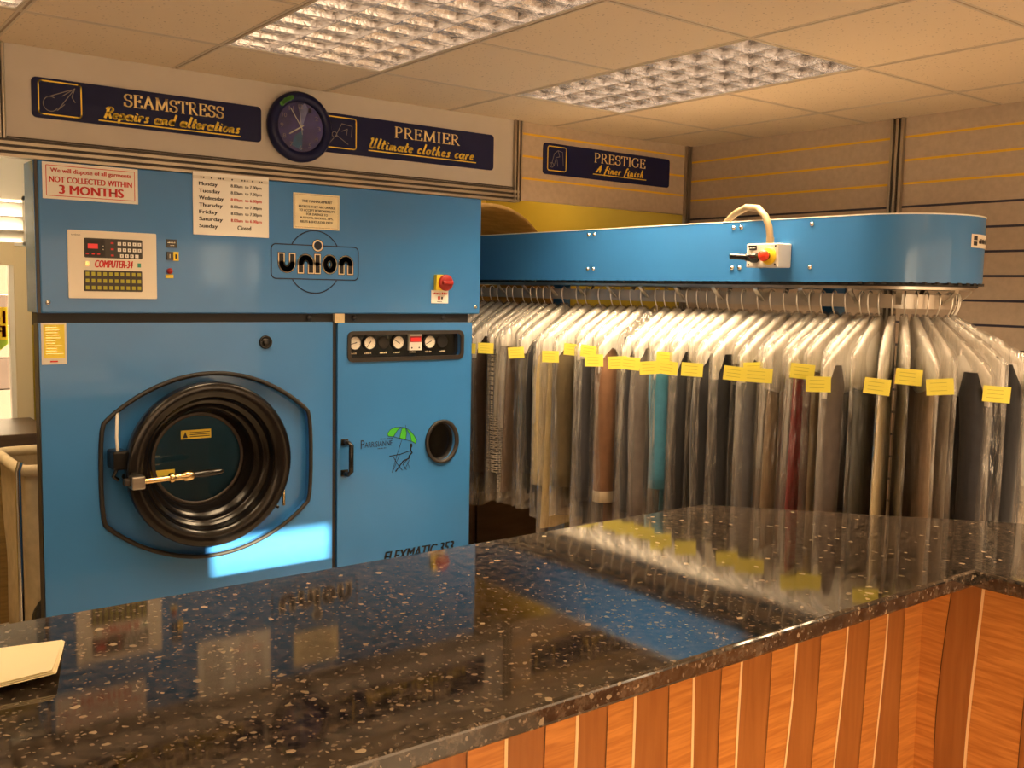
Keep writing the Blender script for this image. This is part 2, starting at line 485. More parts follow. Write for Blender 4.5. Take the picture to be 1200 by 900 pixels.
    def stroke(s, F, pts, w, m, d=0.0, closed=False, nib=None, join=True, ends=True):
        """a drawn line of width w; nib = (wide, thin) gives pen contrast"""
        P = [Vector((a, b)) for a, b in pts]
        if closed:
            P.append(P[0])
        for i in range(len(P) - 1):
            t = P[i + 1] - P[i]
            if t.length < 1e-9:
                continue
            t.normalize()
            n = Vector((-t.y, t.x))
            ww = w if nib is None else math.hypot(nib[0] * n.x, nib[1] * n.y)
            e = t * (min(ww, w) * 0.12 if nib else 0)
            q = [P[i] + n * ww / 2 - e, P[i] - n * ww / 2 - e, P[i + 1] - n * ww / 2 + e, P[i + 1] + n * ww / 2 + e]
            s.add([F.p(v.x, v.y, d) for v in q], [(0, 1, 2, 3)], m)
        if join and nib is None:
            for p in (P[:-1] if closed else (P if ends else P[1:-1])):
                s.add([F.p(p.x + w / 2 * math.cos(k * PI / 4), p.y + w / 2 * math.sin(k * PI / 4), d) for k in range(8)], [list(range(8))], m)
    def text(s, F, body, a0, a1, b0, b1, m, d=0.0, bold=0.0, shear=0.0, keep=False, align='C'):
        """sans lettering fitted into the box a0..a1 x b0..b1"""
        key = (body, shear)
        if key not in MB._t:
            cu = bpy.data.curves.new('lettering', 'FONT')
            cu.body = body; cu.size = 1.0; cu.shear = shear
            cu.resolution_u = 3
            ob = bpy.data.objects.new('lettering', cu)
            me = bpy.data.meshes.new_from_object(ob)
            MB._t[key] = ([v.co.copy() for v in me.vertices], [list(p.vertices) for p in me.polygons])
            bpy.data.objects.remove(ob); bpy.data.curves.remove(cu); bpy.data.meshes.remove(me)
        vs, fs = MB._t[key]
        if not vs:
            return
        xs = [v.x for v in vs]; ys = [v.y for v in vs]
        sx = (a1 - a0) / max(1e-6, max(xs) - min(xs)); sy = (b1 - b0) / max(1e-6, max(ys) - min(ys))
        ox = a0
        if keep:
            if sx > sy:
                sx = sy
            wdt = sx * (max(xs) - min(xs))
            ox = a0 if align == 'L' else (a0 + (a1 - a0 - wdt) / 2)
        sh = bold * (b1 - b0)
        for dx in ((-sh, 0, sh) if bold else (0,)):
            s.add([F.p(ox + dx + (v.x - min(xs)) * sx, b0 + (v.y - min(ys)) * sy, d + abs(dx) * .01) for v in vs], fs, m)
    _t = {}
    squeeze = False
    def dashes(s, F, a0, a1, b0, b1, m, d, n=5, seed=1):
        rn = random.Random(seed)
        w = (a1 - a0) / n
        for k in range(n):
            h = (b1 - b0) * rn.uniform(.55, 1)
            s.rect(F, a0 + w * k, a0 + w * (k + rn.uniform(.55, .9)), b0, b0 + h, m, d)
    def build(s, name, parent=None, obj_only=False, autosmooth=None):
        if MB.squeeze and obj_only:        # on the bend the inner half is pressed together
            s.v = [((x if x > -.02 else -.02 + (x + .02) * .5), y * max(.06, min(1.0, 1 + min(x + .02, 0) * .5 / .16)), z) for x, y, z in s.v]
        me = bpy.data.meshes.new(name)
        off = Vector((0, 0, 0))
        q = parent
        while q is not None:
            off += q.location
            q = q.parent
        if obj_only:
            off = Vector((0, 0, 0))
        me.from_pydata([tuple(Vector(v) - off) for v in s.v], [], s.f)
        for m_ in s.mats:
            me.materials.append(m_)
        me.polygons.foreach_set('material_index', s.m)
        me.polygons.foreach_set('use_smooth', s.sm)
        me.update()
        o = bpy.data.objects.new(name, me)
        COL.objects.link(o)
        if parent is not None:
            o.parent = parent
        return o

def rrect(a0, a1, b0, b1, r=0.0, n=6):
    if r <= 0:
        return [(a0, b0), (a1, b0), (a1, b1), (a0, b1)]
    out = []
    for cx, cy, t0 in ((a1 - r, b0 + r, -90), (a1 - r, b1 - r, 0), (a0 + r, b1 - r, 90), (a0 + r, b0 + r, 180)):
        for k in range(n + 1):
            t = R(t0 + 90 * k / n)
            out.append((cx + r * math.cos(t), cy + r * math.sin(t)))
    return out
def circ(cx, cy, r, n=40, ry=None, t0=0, t1=360):
    full = abs(t1 - t0) >= 360
    return [(cx + r * math.cos(R(t0 + (t1 - t0) * k / n)), cy + (ry or r) * math.sin(R(t0 + (t1 - t0) * k / n))) for k in range(n if full else n + 1)]

def thing(name, label, cat, loc=(0, 0, 0), group=None, rz=0.0):
    o = bpy.data.objects.new(name, None)
    COL.objects.link(o)
    o.empty_display_size = 0.1
    o.location = loc
    o.rotation_euler = (0, 0, rz)
    o['label'] = label; o['category'] = cat
    if group:
        o['group'] = group
    return o
def tag(o, label, cat, group=None):
    o['label'] = label; o['category'] = cat
    if group:
        o['group'] = group
    return o
def struct(o, label=None):
    o['kind'] = 'structure'
    if label:
        o['label'] = label
    return o

# ------------------------------------------------------------------ pen lettering (serif capitals and brush script)
def A_(cx, cy, rx, ry, t0, t1, n=14):
    return [(cx + rx * math.cos(R(t0 + (t1 - t0) * k / n)), cy + ry * math.sin(R(t0 + (t1 - t0) * k / n))) for k in range(n + 1)]
SER = {
    'S': (0.56, [A_(.28, .75, .22, .24, 25, 270) + A_(.28, .255, .24, .255, 90, -155), [(.49, .70), (.49, .96)], [(.05, .28), (.05, .04)]]),
    'E': (0.60, [[(.13, 0), (.13, 1)], [(.02, 1), (.55, 1)], [(.02, 0), (.58, 0)], [(.13, .53), (.44, .53)], [(.55, 1), (.55, .82)], [(.58, 0), (.58, .2)], [(.44, .63), (.44, .43)]]),
    'A': (0.76, [[(.08, 0), (.38, 1.02)], [(.36, 1.02), (.70, 0)], [(.20, .36), (.56, .36)], [(-.02, 0), (.20, 0)], [(.56, 0), (.80, 0)]]),
    'M': (0.96, [[(.12, 0), (.15, 1)], [(.15, 1), (.48, .08)], [(.48, .08), (.82, 1)], [(.80, 1), (.85, 0)], [(.02, 0), (.24, 0)], [(.72, 0), (.96, 0)], [(.04, 1), (.18, 1)], [(.79, 1), (.93, 1)]]),
    'T': (0.64, [[(.32, 0), (.32, 1)], [(.02, 1), (.62, 1)], [(.02, 1), (.02, .80)], [(.62, 1), (.62, .80)], [(.20, 0), (.44, 0)]]),
    'R': (0.68, [[(.13, 0), (.13, 1)], [(.02, 1), (.28, 1)] + A_(.28, .75, .22, .25, 90, -90) + [(.13, .5)], [(.30, .5), (.62, 0)], [(.02, 0), (.26, 0)], [(.56, 0), (.72, 0)]]),
    'P': (0.58, [[(.13, 0), (.13, 1)], [(.02, 1), (.28, 1)] + A_(.28, .73, .24, .27, 90, -90) + [(.13, .46)], [(.02, 0), (.26, 0)]]),
    'I': (0.30, [[(.15, 0), (.15, 1)], [(.03, 1), (.27, 1)], [(.03, 0), (.27, 0)]]),
    'G': (0.74, [A_(.38, .5, .34, .51, 45, 330), [(.64, .42), (.64, .10)], [(.52, .42), (.76, .42)], [(.62, .72), (.62, .96)]]),
}
SCR = {
    'R': (0.62, [[(.18, 0), (.24, .95)], [(.05, .82), (.20, .96), (.40, .98)] + A_(.38, .76, .16, .22, 90, -90, 8) + [(.22, .50), (.38, .40), (.58, .02)]]),
    'U': (0.60, [[(.02, .85), (.12, .97), (.17, .90), (.12, .35)] + A_(.28, .22, .17, .2, 160, 360, 8) + [(.47, .97)], [(.46, .3), (.50, .05), (.60, .08)]]),
    'A': (0.62, [[(.0, .05), (.12, .08), (.44, 1.0), (.50, .02)], [(.12, .40), (.60, .44)]]),
    'a': (0.48, [A_(.18, .24, .15, .22, 60, 380, 12), [(.40, .47), (.37, .10), (.42, .01), (.50, .05)]]),
    'd': (0.44, [A_(.19, .24, .15, .22, 60, 400, 12), [(.37, .98), (.33, .10), (.44, .04)]]),
    'p': (0.42, [[(.08, .48), (.06, -.34)], A_(.21, .25, .15, .22, 140, -160, 12), [(.30, .06), (.44, .08)]]),
    'i': (0.24, [[(.09, .46), (.08, .10), (.14, .02), (.24, .06)], [(.10, .64), (.12, .69)]]),
    'r': (0.34, [[(.08, .46), (.07, .0)], [(.08, .30), (.18, .46), (.30, .44)]]),
    's': (0.34, [[(.28, .46), (.14, .44), (.12, .32), (.26, .18), (.22, .03), (.04, .02)]]),
    'n': (0.44, [[(.08, .46), (.07, .0)], [(.07, .26), (.18, .45), (.28, .42), (.29, .08), (.34, .02), (.44, .07)]]),
    'm': (0.62, [[(.07, .46), (.06, .0)], [(.06, .28), (.15, .45), (.24, .42), (.25, .0)], [(.25, .28), (.34, .45), (.44, .42), (.45, .08), (.52, .02), (.62, .07)]]),
    'l': (0.24, [[(.12, .98), (.08, .12), (.14, .02), (.24, .06)]]),
    't': (0.28, [[(.13, .84), (.09, .12), (.15, .02), (.27, .06)], [(.0, .52), (.28, .56)]]),
    'e': (0.36, [[(.08, .24), (.28, .30)] + A_(.18, .30, .12, .16, 0, 180, 8) + A_(.20, .22, .15, .20, 180, 320, 8)]),
    'o': (0.40, [A_(.19, .24, .15, .22, 90, 450, 14), [(.24, .44), (.40, .40)]]),
    'c': (0.34, [A_(.19, .24, .14, .22, 50, 320, 12)]),
    'h': (0.44, [[(.12, .98), (.07, .0)], [(.07, .26), (.18, .45), (.28, .42), (.29, .08), (.34, .02), (.44, .07)]]),
    'f': (0.30, [[(.30, .92), (.20, .98), (.13, .84), (.07, -.30)], [(.0, .46), (.28, .50)]]),
    ' ': (0.26, []),
}
def pen(mb, F, font, s, a0, a1, b0, h, nib, m, d, shear=0.0):
    """write s from a0 to a1 with cap height h"""
    tot = sum(font[c][0] + .10 for c in s) - .10 + shear * 0.6
    sx = (a1 - a0) / tot
    x = 0
    for c in s:
        w, st = font[c]
        for ln in st:
            P = [(a0 + (x + px + shear * py) * sx, b0 + py * h) for px, py in ln]
            mb.stroke(F, P, nib[0], m, d, nib=nib)
        x += w + .10

# ------------------------------------------------------------------ room shell
ZC, WX, WY = 2.40, 4.034, 3.718
XL, YF, YB = -2.2, -2.0, 5.60          # left wall, shop front, rear wall
GX, GY, GP = 1.25, 3.252, 0.607         # ceiling grid

def struct_box(name, *a, m=None):
    b = MB(); b.box(*a, m)
    return struct(b.build(name))

b = MB(); b.box(XL - .2, WX + .2, YF - .2, YB + .2, -0.1, 0.0, M['floor']); struct(b.build('floor'))

# ceiling tiles, leaving holes for the three visible fittings and the added unseen ones over the customers
fix_cells = {(0, 0), (0, 1), (2, 0), (2, 1), (-2, 0), (-2, 1), (0, 5), (0, 6), (3, 4), (3, 5), (-3, 4), (-3, 5)}
gx = [GX + GP * k for k in range(-7, 6)]
gy = [GY - GP * k for k in range(-2, 11)]
b = MB()
ix = [XL] + [x for x in gx if XL < x < WX] + [WX]
iy = sorted([YF] + [y for y in gy if YF < y < WY] + [WY], reverse=True)
for i in range(len(ix) - 1):
    for j in range(len(iy) - 1):
        ci = round((ix[i] - GX) / GP) if ix[i] > XL + 1e-6 else -99
        cj = round((GY - iy[j]) / GP) if iy[j] < WY - 1e-6 else -99
        if (ci, cj) in fix_cells:
            continue
        b.box(ix[i] + .004, ix[i + 1] - .004, iy[j + 1] + .004, iy[j] - .004, ZC, ZC + .015, M['ceiling'])
b.box(XL, WX, YF, WY, ZC + .30, ZC + .32, M['wall'])
struct(b.build('ceiling'))
b = MB()
def inside_fitting(x, y):
    return any(GX + GP * i + .02 < x < GX + GP * (i + 1) - .02 and GY - GP * (j + 2) + .02 < y < GY - GP * j - .02 for i, j in fix_cells if (i, j + 1) in fix_cells)
yy_ = sorted(iy); xx_ = sorted(ix)
for x in gx:
    if XL < x < WX:
        b.box(x - .012, x - .004, YF, WY, ZC - .0015, ZC + .004, M['tbar'])
        b.box(x + .004, x + .012, YF, WY, ZC - .0015, ZC + .004, M['tbar'])
        b.box(x - .004, x + .004, YF, WY, ZC + .0005, ZC + .004, M['tgap'])
for y in gy:
    if YF < y < WY:
        for q in range(len(xx_) - 1):
            xa, xb = xx_[q], xx_[q + 1]
            if inside_fitting((xa + xb) / 2, y):
                continue
            b.box(xa, xb, y - .012, y - .004, ZC - .0012, ZC + .0035, M['tbar'])
            b.box(xa, xb, y + .004, y + .012, ZC - .0012, ZC + .0035, M['tbar'])
            b.box(xa, xb, y - .004, y + .004, ZC + .0003, ZC + .0035, M['tgap'])
struct(b.build('trim_1'))

# right wall: slatwall boards 100 mm apart, yellow then dark inserts
b = MB()
b.box(WX + .012, WX + .15, YF - .15, YB + .15, 0, 2.72, M['wall'])
zs = [2.316 - .1015 * k for k in range(0, 24)]
edges = [ZC] + zs + [0.0]
for i in range(len(edges) - 1):
    hi = edges[i] - (0 if i == 0 else .005)
    lo = edges[i + 1] + .005
    if lo > 0 and hi > lo:
        b.box(WX, WX + .013, YF, WY, lo, hi, M['slat'])
for k, z in enumerate(zs):
    if z > 0.02:
        b.box(WX + .0015, WX + .0125, YF, WY, z - .0055, z + .0055, M['slat_yellow'] if k < 3 else M['slat_dark'])
b.box(WX, WX + .013, WY, YB, 0, 2.72, M['wall_yellow'])
struct(b.build('wall_right'))

# back wall: grey fascia panel over the machine, slatted panel over the opening, solid wall further left
b = MB()
b.box(.68, 2.828, WY, WY + .03, 2.075, ZC, M['fascia'])
struct(b.build('wall_back'))
b = MB()
pz = [2.346, 2.2425, 2.139]
ee = [ZC] + pz + [2.037]
for i in range(4):
    hi = ee[i] - (0 if i == 0 else .005); lo = ee[i + 1] + (.005 if i < 3 else 0)
    b.box(2.87, 4.03, WY, WY + .015, lo, hi, M['slat'])
for z in pz:
    b.box(2.87, 4.03, WY + .0015, WY + .014, z - .0055, z + .0055, M['slat_yellow'])
b.box(2.87, 4.03, WY + .015, WY + .03, 2.037, ZC, M['wall'])
struct(b.build('wall_back_right'))
b = MB()
b.box(XL, .50, WY, WY + .12, 0, ZC, M['wall'])
b.box(.50, .645, WY, WY + .12, 2.085, ZC, M['wall'])
struct(b.build('wall_back_left'))
b = MB()          # wall above the suspended ceiling, closing off the back room
b.box(XL, WX, WY + .03, WY + .10, ZC + .001, 2.72, M['wall'])
b.box(.68, WX, WY + .03, WY + .10, 2.08, ZC + .001, M['wall_yellow'])
struct(b.build('wall_back_upper'))

def profile_post(name, x, y, z0, z1, w, axis='x', d=.02):
    """upright aluminium channel with dark grooves; axis is the wall direction it stands on"""
    b = MB()
    n = 5
    for k in range(n):
        a0 = -w / 2 + w * k / n; a1 = -w / 2 + w * (k + 1) / n
        dd = d if k % 2 == 0 else d * .45
        mm = M['alu'] if k % 2 == 0 else M['alu_dark']
        if axis == 'x':
            b.box(x + a0, x + a1, y - dd, y, z0, z1, mm)
        else:
            b.box(x - dd, x, y + a0, y + a1, z0, z1, mm)
    return struct(b.build(name))
profile_post('trim_2', 2.85, WY + .002, 2.03, ZC, .044)
profile_post('trim_3', 4.012, WY + .002, 1.2, ZC, .04)
profile_post('trim_4', WX, 2.482, 0.0, ZC, .062, 'y')
profile_post('trim_5', .658, WY, 2.085, ZC, .03)
b = MB()          # channel along the foot of the fascia
for k in range(6):
    z0 = 2.024 + .0105 * k
    b.box(.64, 2.86, WY - (.016 if k % 2 == 0 else .006), WY + .03, z0, z0 + .0105, M['alu'] if k % 2 == 0 else M['alu_dark'])
struct(b.build('trim_6'))
b = MB(); b.box(.68, 2.828, WY - .003, WY, 2.0885, 2.094, M['alu_dark']); struct(b.build('trim_7'))

# left wall, shop front with window openings, sun-blocking wall across the street
struct_box('wall_left', XL - .15, XL, YF - .15, YB + .15, 0, 2.72, m=M['wall'])
def holed_wall(b, F, a0, a1, b0, b1, holes, m, thick):
    xs = sorted({a0, a1, *[h[0] for h in holes], *[h[1] for h in holes]})
    zs_ = sorted({b0, b1, *[h[2] for h in holes], *[h[3] for h in holes]})
    for i in range(len(xs) - 1):
        for j in range(len(zs_) - 1):
            cx, cz = (xs[i] + xs[i + 1]) / 2, (zs_[j] + zs_[j + 1]) / 2
            if any(h[0] < cx < h[1] and h[2] < cz < h[3] for h in holes):
                continue
            b.rect(F, xs[i], xs[i + 1], zs_[j], zs_[j + 1], m, 0, thick)
b = MB()
FF = Frame((0, YF, 0), (1, 0, 0), (0, 0, 1))
holed_wall(b, FF, XL, WX, 0, 2.72, [(-2.0, -.40, .35, 2.0), (-.32, 1.60, .35, 2.0), (1.68, 3.98, .35, 2.0), (.80, 1.30, 2.10, 2.29)], M['wall'], -.12)  # unseen front; high slot shaped to throw the sun stripe
struct(b.build('wall_front'))
b = MB(); holed_wall(b, Frame((0, -14, 0), (-1, 0, 0), (0, 0, 1)), -14, 9, -.3, 5.70, [(-8.40, -7.75, 1.60, 2.65), (-9.9, -8.8, 1.66, 2.32)], M['facade'], -.2); struct(b.build('wall_sunblock'))  # unseen, added to block low sun; gaps shaped for reflections on the machine
b = MB(); b.box(-9, 14, -14, YF - .15, -.3, -.12, M['pave']); struct(b.build('ground_street'))

# rear wall of the back room with door frame, window and louvres
b = MB()
FR = Frame((0, YB, 0), (1, 0, 0), (0, 0, 1))
holed_wall(b, FR, XL, WX, 0, 2.72, [(.50, 1.045, .86, 1.685), (.50, 1.095, 1.80, 2.03)], M['wall_yellow'], -.12)
struct(b.build('wall_rear'))
struct_box('ceiling_rear', XL, WX, WY + .03, YB, 2.70, 2.72, m=M['wall'])
w = struct(bpy.data.objects.new('window_1', None)); COL.objects.link(w); w.location = (.77, YB, .86)
b = MB()
b.box(.44, .52, YB - .03, YB + .02, .80, 1.75, M['cream_trim'])
b.box(1.035, 1.112, YB - .035, YB + .02, .80, 1.78, M['cream_trim'])
b.box(1.012, 1.037, YB - .02, YB + .02, .86, 1.70, M['white_trim'])
b.box(.52, 1.04, YB - .03, YB + .02, 1.685, 1.80, M['cream_trim'])
b.build('window_frame', w)
b = MB(); b.box(.52, 1.015, YB + .03, YB + .035, .86, 1.69, M['glass']); b.build('window_pane', w)
b = MB()
Fs = Frame((0, YB + .028, 0), (1, 0, 0), (0, 0, 1))
b.poly(Fs, [[(.60, 1.47), (1.01, 1.47), (1.01, 1.28), (.80, 1.10), (.60, 1.10)]], mat('lime_poster', (0.40, 0.62, 0.05), 0.6), 0, .003)
b.rect(Fs, .60, 1.01, 1.30, 1.47, M['yellow'], .0012)
for (tx, z0, z1) in (('INTER', 1.385, 1.45), ('FREE', 1.315, 1.375)):
    bb = MB(); bb.text(Fs, tx, 0, .36, z0, z1, M['red'], .002, bold=.01)
    b.add([(2 * .98 - v[0] - .96 + .36 - .36, v[1], v[2]) for v in bb.v], [f[::-1] for f in bb.f], M['red'])
b.build('window_poster', w)
w2 = struct(bpy.data.objects.new('window_2', None)); COL.objects.link(w2); w2.location = (.8, YB, 1.8)
b = MB()
b.box(1.085, 1.115, YB - .02, YB + .03, 1.79, 2.04, M['white_trim']); b.box(.46, 1.115, YB - .02, YB + .03, 2.02, 2.06, M['white_trim'])
b.box(.46, 1.115, YB - .02, YB + .03, 1.785, 1.805, M['white_trim'])
b.build('window_frame', w2)
b = MB()
for z in (1.83, 1.90, 1.97):
    vs = [(.5, YB - .05, z + .035), (1.085, YB - .05, z + .035), (1.085, YB + .05, z - .015), (.5, YB + .05, z - .015)]
    vs += [(x, y, zz - .006) for x, y, zz in vs]
    b.add(vs, [(0, 1, 2, 3), (7, 6, 5, 4), (0, 4, 5, 1), (1, 5, 6, 2), (2, 6, 7, 3), (3, 7, 4, 0)], M['white_trim'])
b.build('louvre_blades', w2)
b = MB(); b.box(.44, 1.16, YB - .02, YB - .001, 2.06, 2.45, M['white_trim']); struct(b.build('trim_9'))
b = MB()
for k in range(7):
    b.box(-1, 5, YB + 3.0, YB + 3.2, .25 * k, .25 * k + .24, M['street'] if k % 2 else M['street_pale'])
o = struct(b.build('wall_street'))

# ------------------------------------------------------------------ ceiling light fittings
def fitting(x0, y1, label, watts, seen=True):
    x1, y0 = x0 + GP, y1 - 2 * GP
    x0 += .012; x1 -= .012; y0 += .012; y1 -= .012
    t = thing('ceiling_light', label, 'ceiling light', ((x0 + x1) / 2, (y0 + y1) / 2, ZC), 'louvred light fittings in the ceiling')
    b = MB()
    z1 = ZC + .12
    b.box(x0, x1, y0, y1, z1, z1 + .004, M['fixture'])
    b.box(x0, x0 + .004, y0, y1, ZC, z1, M['fixture']); b.box(x1 - .004, x1, y0, y1, ZC, z1, M['fixture'])
    b.box(x0, x1, y0, y0 + .004, ZC, z1, M['fixture']); b.box(x0, x1, y1 - .004, y1, ZC, z1, M['fixture'])
    b.build('housing', t)
    for k in range(4):
        xx = x0 + (x1 - x0) * (k + .5) / 4
        b = MB(); b.tube([(xx, y0 + .03, ZC + .09), (xx, y1 - .03, ZC + .09)], .013, M['tube'], 10); b.build('tube', t)
    # parabolic louvre: 4 lanes by 8 cells, wedge-shaped blades
    b = MB()
    zt, zb = ZC + .048, ZC + .001
    def wedge(p0, p1, side, wt):
        prof = []
        for k in range(5):
            q = k / 4
            prof.append((wt * (q ** 1.8) + .0012, zt * 1 + (zb - zt) * (1 - 0) * (1 - q) if False else zb + (zt - zb) * q))
        vs = []
        for p in (p0, p1):
            for ww, zz in prof:
                vs.append((p[0] + side[0] * ww, p[1] + side[1] * ww, zz))
            for ww, zz in reversed(prof):
                vs.append((p[0] - side[0] * ww, p[1] - side[1] * ww, zz))
        n = 10
        b.add(vs, [(i, (i + 1) % n, n + (i + 1) % n, n + i) for i in range(n)], M['louvre'], False)
    for k in range(5):
        xx = x0 + .004 + (x1 - x0 - .008) * k / 4
        wedge((xx, y0, 0), (xx, y1, 0), (1, 0), .013)
    for k in range(11):
        yy = y0 + .004 + (y1 - y0 - .008) * k / 10
        for l in range(4):
            xa = x0 + (x1 - x0) * l / 4; xb = x0 + (x1 - x0) * (l + 1) / 4
            wedge((xa, yy, 0), (xb, yy, 0), (0, 1), .016)
    b.build('louvre', t)
    ld = bpy.data.lights.new('tube_light', 'AREA')
    ld.shape = 'RECTANGLE'; ld.size = .54; ld.size_y = 1.14; ld.energy = watts; ld.color = LAMP_COL; ld.spread = R(125)
    lo = bpy.data.objects.new('tube_light', ld); COL.objects.link(lo)
    lo.parent = t; lo.location = (0, 0, .062)
    return t
fitting(GX, GY, 'louvred light fitting in the ceiling above the round blue clock', W_FIX)
fitting(GX + 2 * GP, GY, 'louvred light fitting in the ceiling above the blue conveyor', W_FIX * 3.0)
fitting(GX - 2 * GP, GY, 'corner of louvred light fitting above the far left sign', W_FIX * .6)
FILL_FITTINGS = [(GX + 0 * GP, GY - 5 * GP), (GX + 3 * GP, GY - 4 * GP), (GX - 3 * GP, GY - 4 * GP)]  # unseen fittings added for more ambient light
for x, y in FILL_FITTINGS:
    fitting(x, y, 'added unseen louvred light fitting over the customers side', W_FILL * (3.2 if x > 2 else 1.0))
# back room: unseen battens added to brighten it
def batten(x, y, half, label, watts):
    t = thing('fill_batten', label, 'ceiling light', (x, y, 2.70))
    b = MB(); b.box(x - half, x + half, y - .04, y + .04, 2.65, 2.70, M['fixture'], .006); b.build('housing', t)
    b = MB(); b.tube([(x - half + .05, y, 2.63), (x + half - .05, y, 2.63)], .014, M['tube'], 10); b.build('tube', t)
    ld = bpy.data.lights.new('batten_fill', 'AREA'); ld.shape = 'RECTANGLE'; ld.size = half * 1.8; ld.size_y = .06; ld.energy = watts; ld.color = LAMP_COL
    lo = bpy.data.objects.new('batten_fill', ld); COL.objects.link(lo); lo.parent = t; lo.location = (0, 0, -.09)
batten(3.3, 4.8, .6, 'added unseen batten lamp on the back room ceiling above the cloth roll', 8)
batten(.5, 4.3, .6, 'added unseen batten lamp on the back room ceiling above the laundry trolley', 30)

# ------------------------------------------------------------------ counter
CT, TH = 1.0, 0.038
t = thing('service_counter', 'shop counter with speckled black granite top and wavy wood marquetry front', 'counter', (1.0, 1.5, 0))
bm = bmesh.new()
outl = [(-1.25, 1.076), (2.15, 1.076), (2.15, -1.0), (2.74, -1.0), (2.74, 1.236), (2.15, 1.891), (-1.25, 1.891)]
vs = [bm.verts.new((x, y, CT - TH)) for x, y in outl]
f = bm.faces.new(vs)
ex = bmesh.ops.extrude_face_region(bm, geom=[f])
bmesh.ops.translate(bm, vec=(0, 0, TH), verts=[v for v in ex['geom'] if isinstance(v, bmesh.types.BMVert)])
bmesh.ops.recalc_face_normals(bm, faces=bm.faces[:])
hz = [e for e in bm.edges if abs(e.verts[0].co.z - e.verts[1].co.z) < 1e-5]
bmesh.ops.bevel(bm, geom=hz, offset=.007, segments=3, affect='EDGES', profile=.5)
b = MB(); b.bm(bm, M['granite']); b.build('worktop', t)
PY, PX = 1.265, 2.28

def marquetry(b, F, lines, z0, z1, d, flip=False):
    """wavy upright bands between successive (position, wave amp, phase, kind) lines"""
    N = 28
    def xat(L, z):
        p, a, ph, kind = L
        return p + a * (math.sin((1.0 - z) * 5.2 + ph) - math.sin((1.0 - .88) * 5.2 + ph))
    zz = [z0 + (z1 - z0) * k / N for k in range(N + 1)]
    for i in range(len(lines) - 1):
        L0, L1 = lines[i], lines[i + 1]
        mm = M['wood_light'] if (L1[3] == 'i') != flip else M['wood_dark']
        vs = []
        for z in zz:
            vs += [F.p(xat(L0, z), z, d), F.p(xat(L1, z), z, d)]
        b.add(vs, [(2 * k, 2 * k + 1, 2 * k + 3, 2 * k + 2) for k in range(N)], mm)
    for L in lines[1:-1]:
        wdt, mm = (.0068, M['wood_inlay']) if L[3] == 'i' else (.002, M['wood_seam'])
        vs = []
        for z in zz:
            x = xat(L, z)
            vs += [F.p(x - wdt / 2, z, d + .0012), F.p(x + wdt / 2, z, d + .0012)]
        b.add(vs, [(2 * k, 2 * k + 1, 2 * k + 3, 2 * k + 2) for k in range(N)], mm)
rnd = random.Random(4)
pos = [(.891, 'd'), (.972, 'i'), (1.058, 'd'), (1.132, 'i'), (1.207, 'd'), (1.276, 'i'), (1.366, 'd'), (1.437, 'i'), (1.521, 'd'), (1.584, 'i'), (1.682, 'd'),
       (1.767, 'i'), (1.854, 'd'), (1.958, 'i'), (2.046, 'd'), (2.122, 'i'), (2.196, 'd')]
lines = []
x = -1.2
k = 0
while x < .86:
    lines.append((x, .007, rnd.uniform(0, 6), 'i' if k % 2 == 0 else 'd')); x += .082; k += 1
if lines[-1][3] == 'd':
    lines.pop()
amps = {1.767: (.022, .9), 1.854: (.016, .6), 1.958: (.020, 1.0), 2.046: (.010, 1.0), 2.122: (.018, .9), 1.682: (.008, 1.0), 1.584: (.006, 2.6)}
for p_, kd in pos:
    a, ph = amps.get(p_, (.005, rnd.uniform(0, 6)))
    lines.append((p_, a, ph, kd))
lines = [(-1.25, 0, 0, 'd')] + lines + [(PX, 0, 0, 'i')]
b = MB()
marquetry(b, front(PY), lines, 0.0, CT - TH, 0)
b.box(-1.25, PX, PY + .001, PY + .02, 0, CT - TH, M['wood_dark'])
b.build('front_panel', t)
FRt = Frame((PX, 0, 0), (0, -1, 0), (0, 0, 1))     # faces -X ; a = -y
b = MB()
rl = [(-PY, 0, 0, 'd'), (-1.195, .016, 2.4, 'd'), (-1.118, .010, 2.0, 'i'), (-1.0, .006, 2.0, 'd'), (-.92, .01, 1.0, 'i'), (-.84, .008, .4, 'd'), (-.75, .01, 1.0, 'i'), (-.66, .01, 3.0, 'd'), (-.57, .01, 5.0, 'i'),
      (-.48, .01, 3.0, 'd'), (-.38, .01, 1.0, 'i'), (0.2, .01, 1.0, 'd'), (.98, 0, 0, 'i')]
marquetry(b, FRt, rl, 0.0, CT - TH, 0, True)
b.box(PX + .001, PX + .02, -.98, PY, 0, CT - TH, M['wood_dark'])
b.build('return_panel', t)
b = MB()
b.box(-1.2, 2.1, 1.80, 1.82, 0, CT - TH, M['brown']); b.box(2.68, 2.70, -.95, 1.15, 0, CT - TH, M['brown'])
b.box(-1.2, 2.1, PY + .03, 1.80, .10, .12, M['brown'])
b.build('carcass', t)

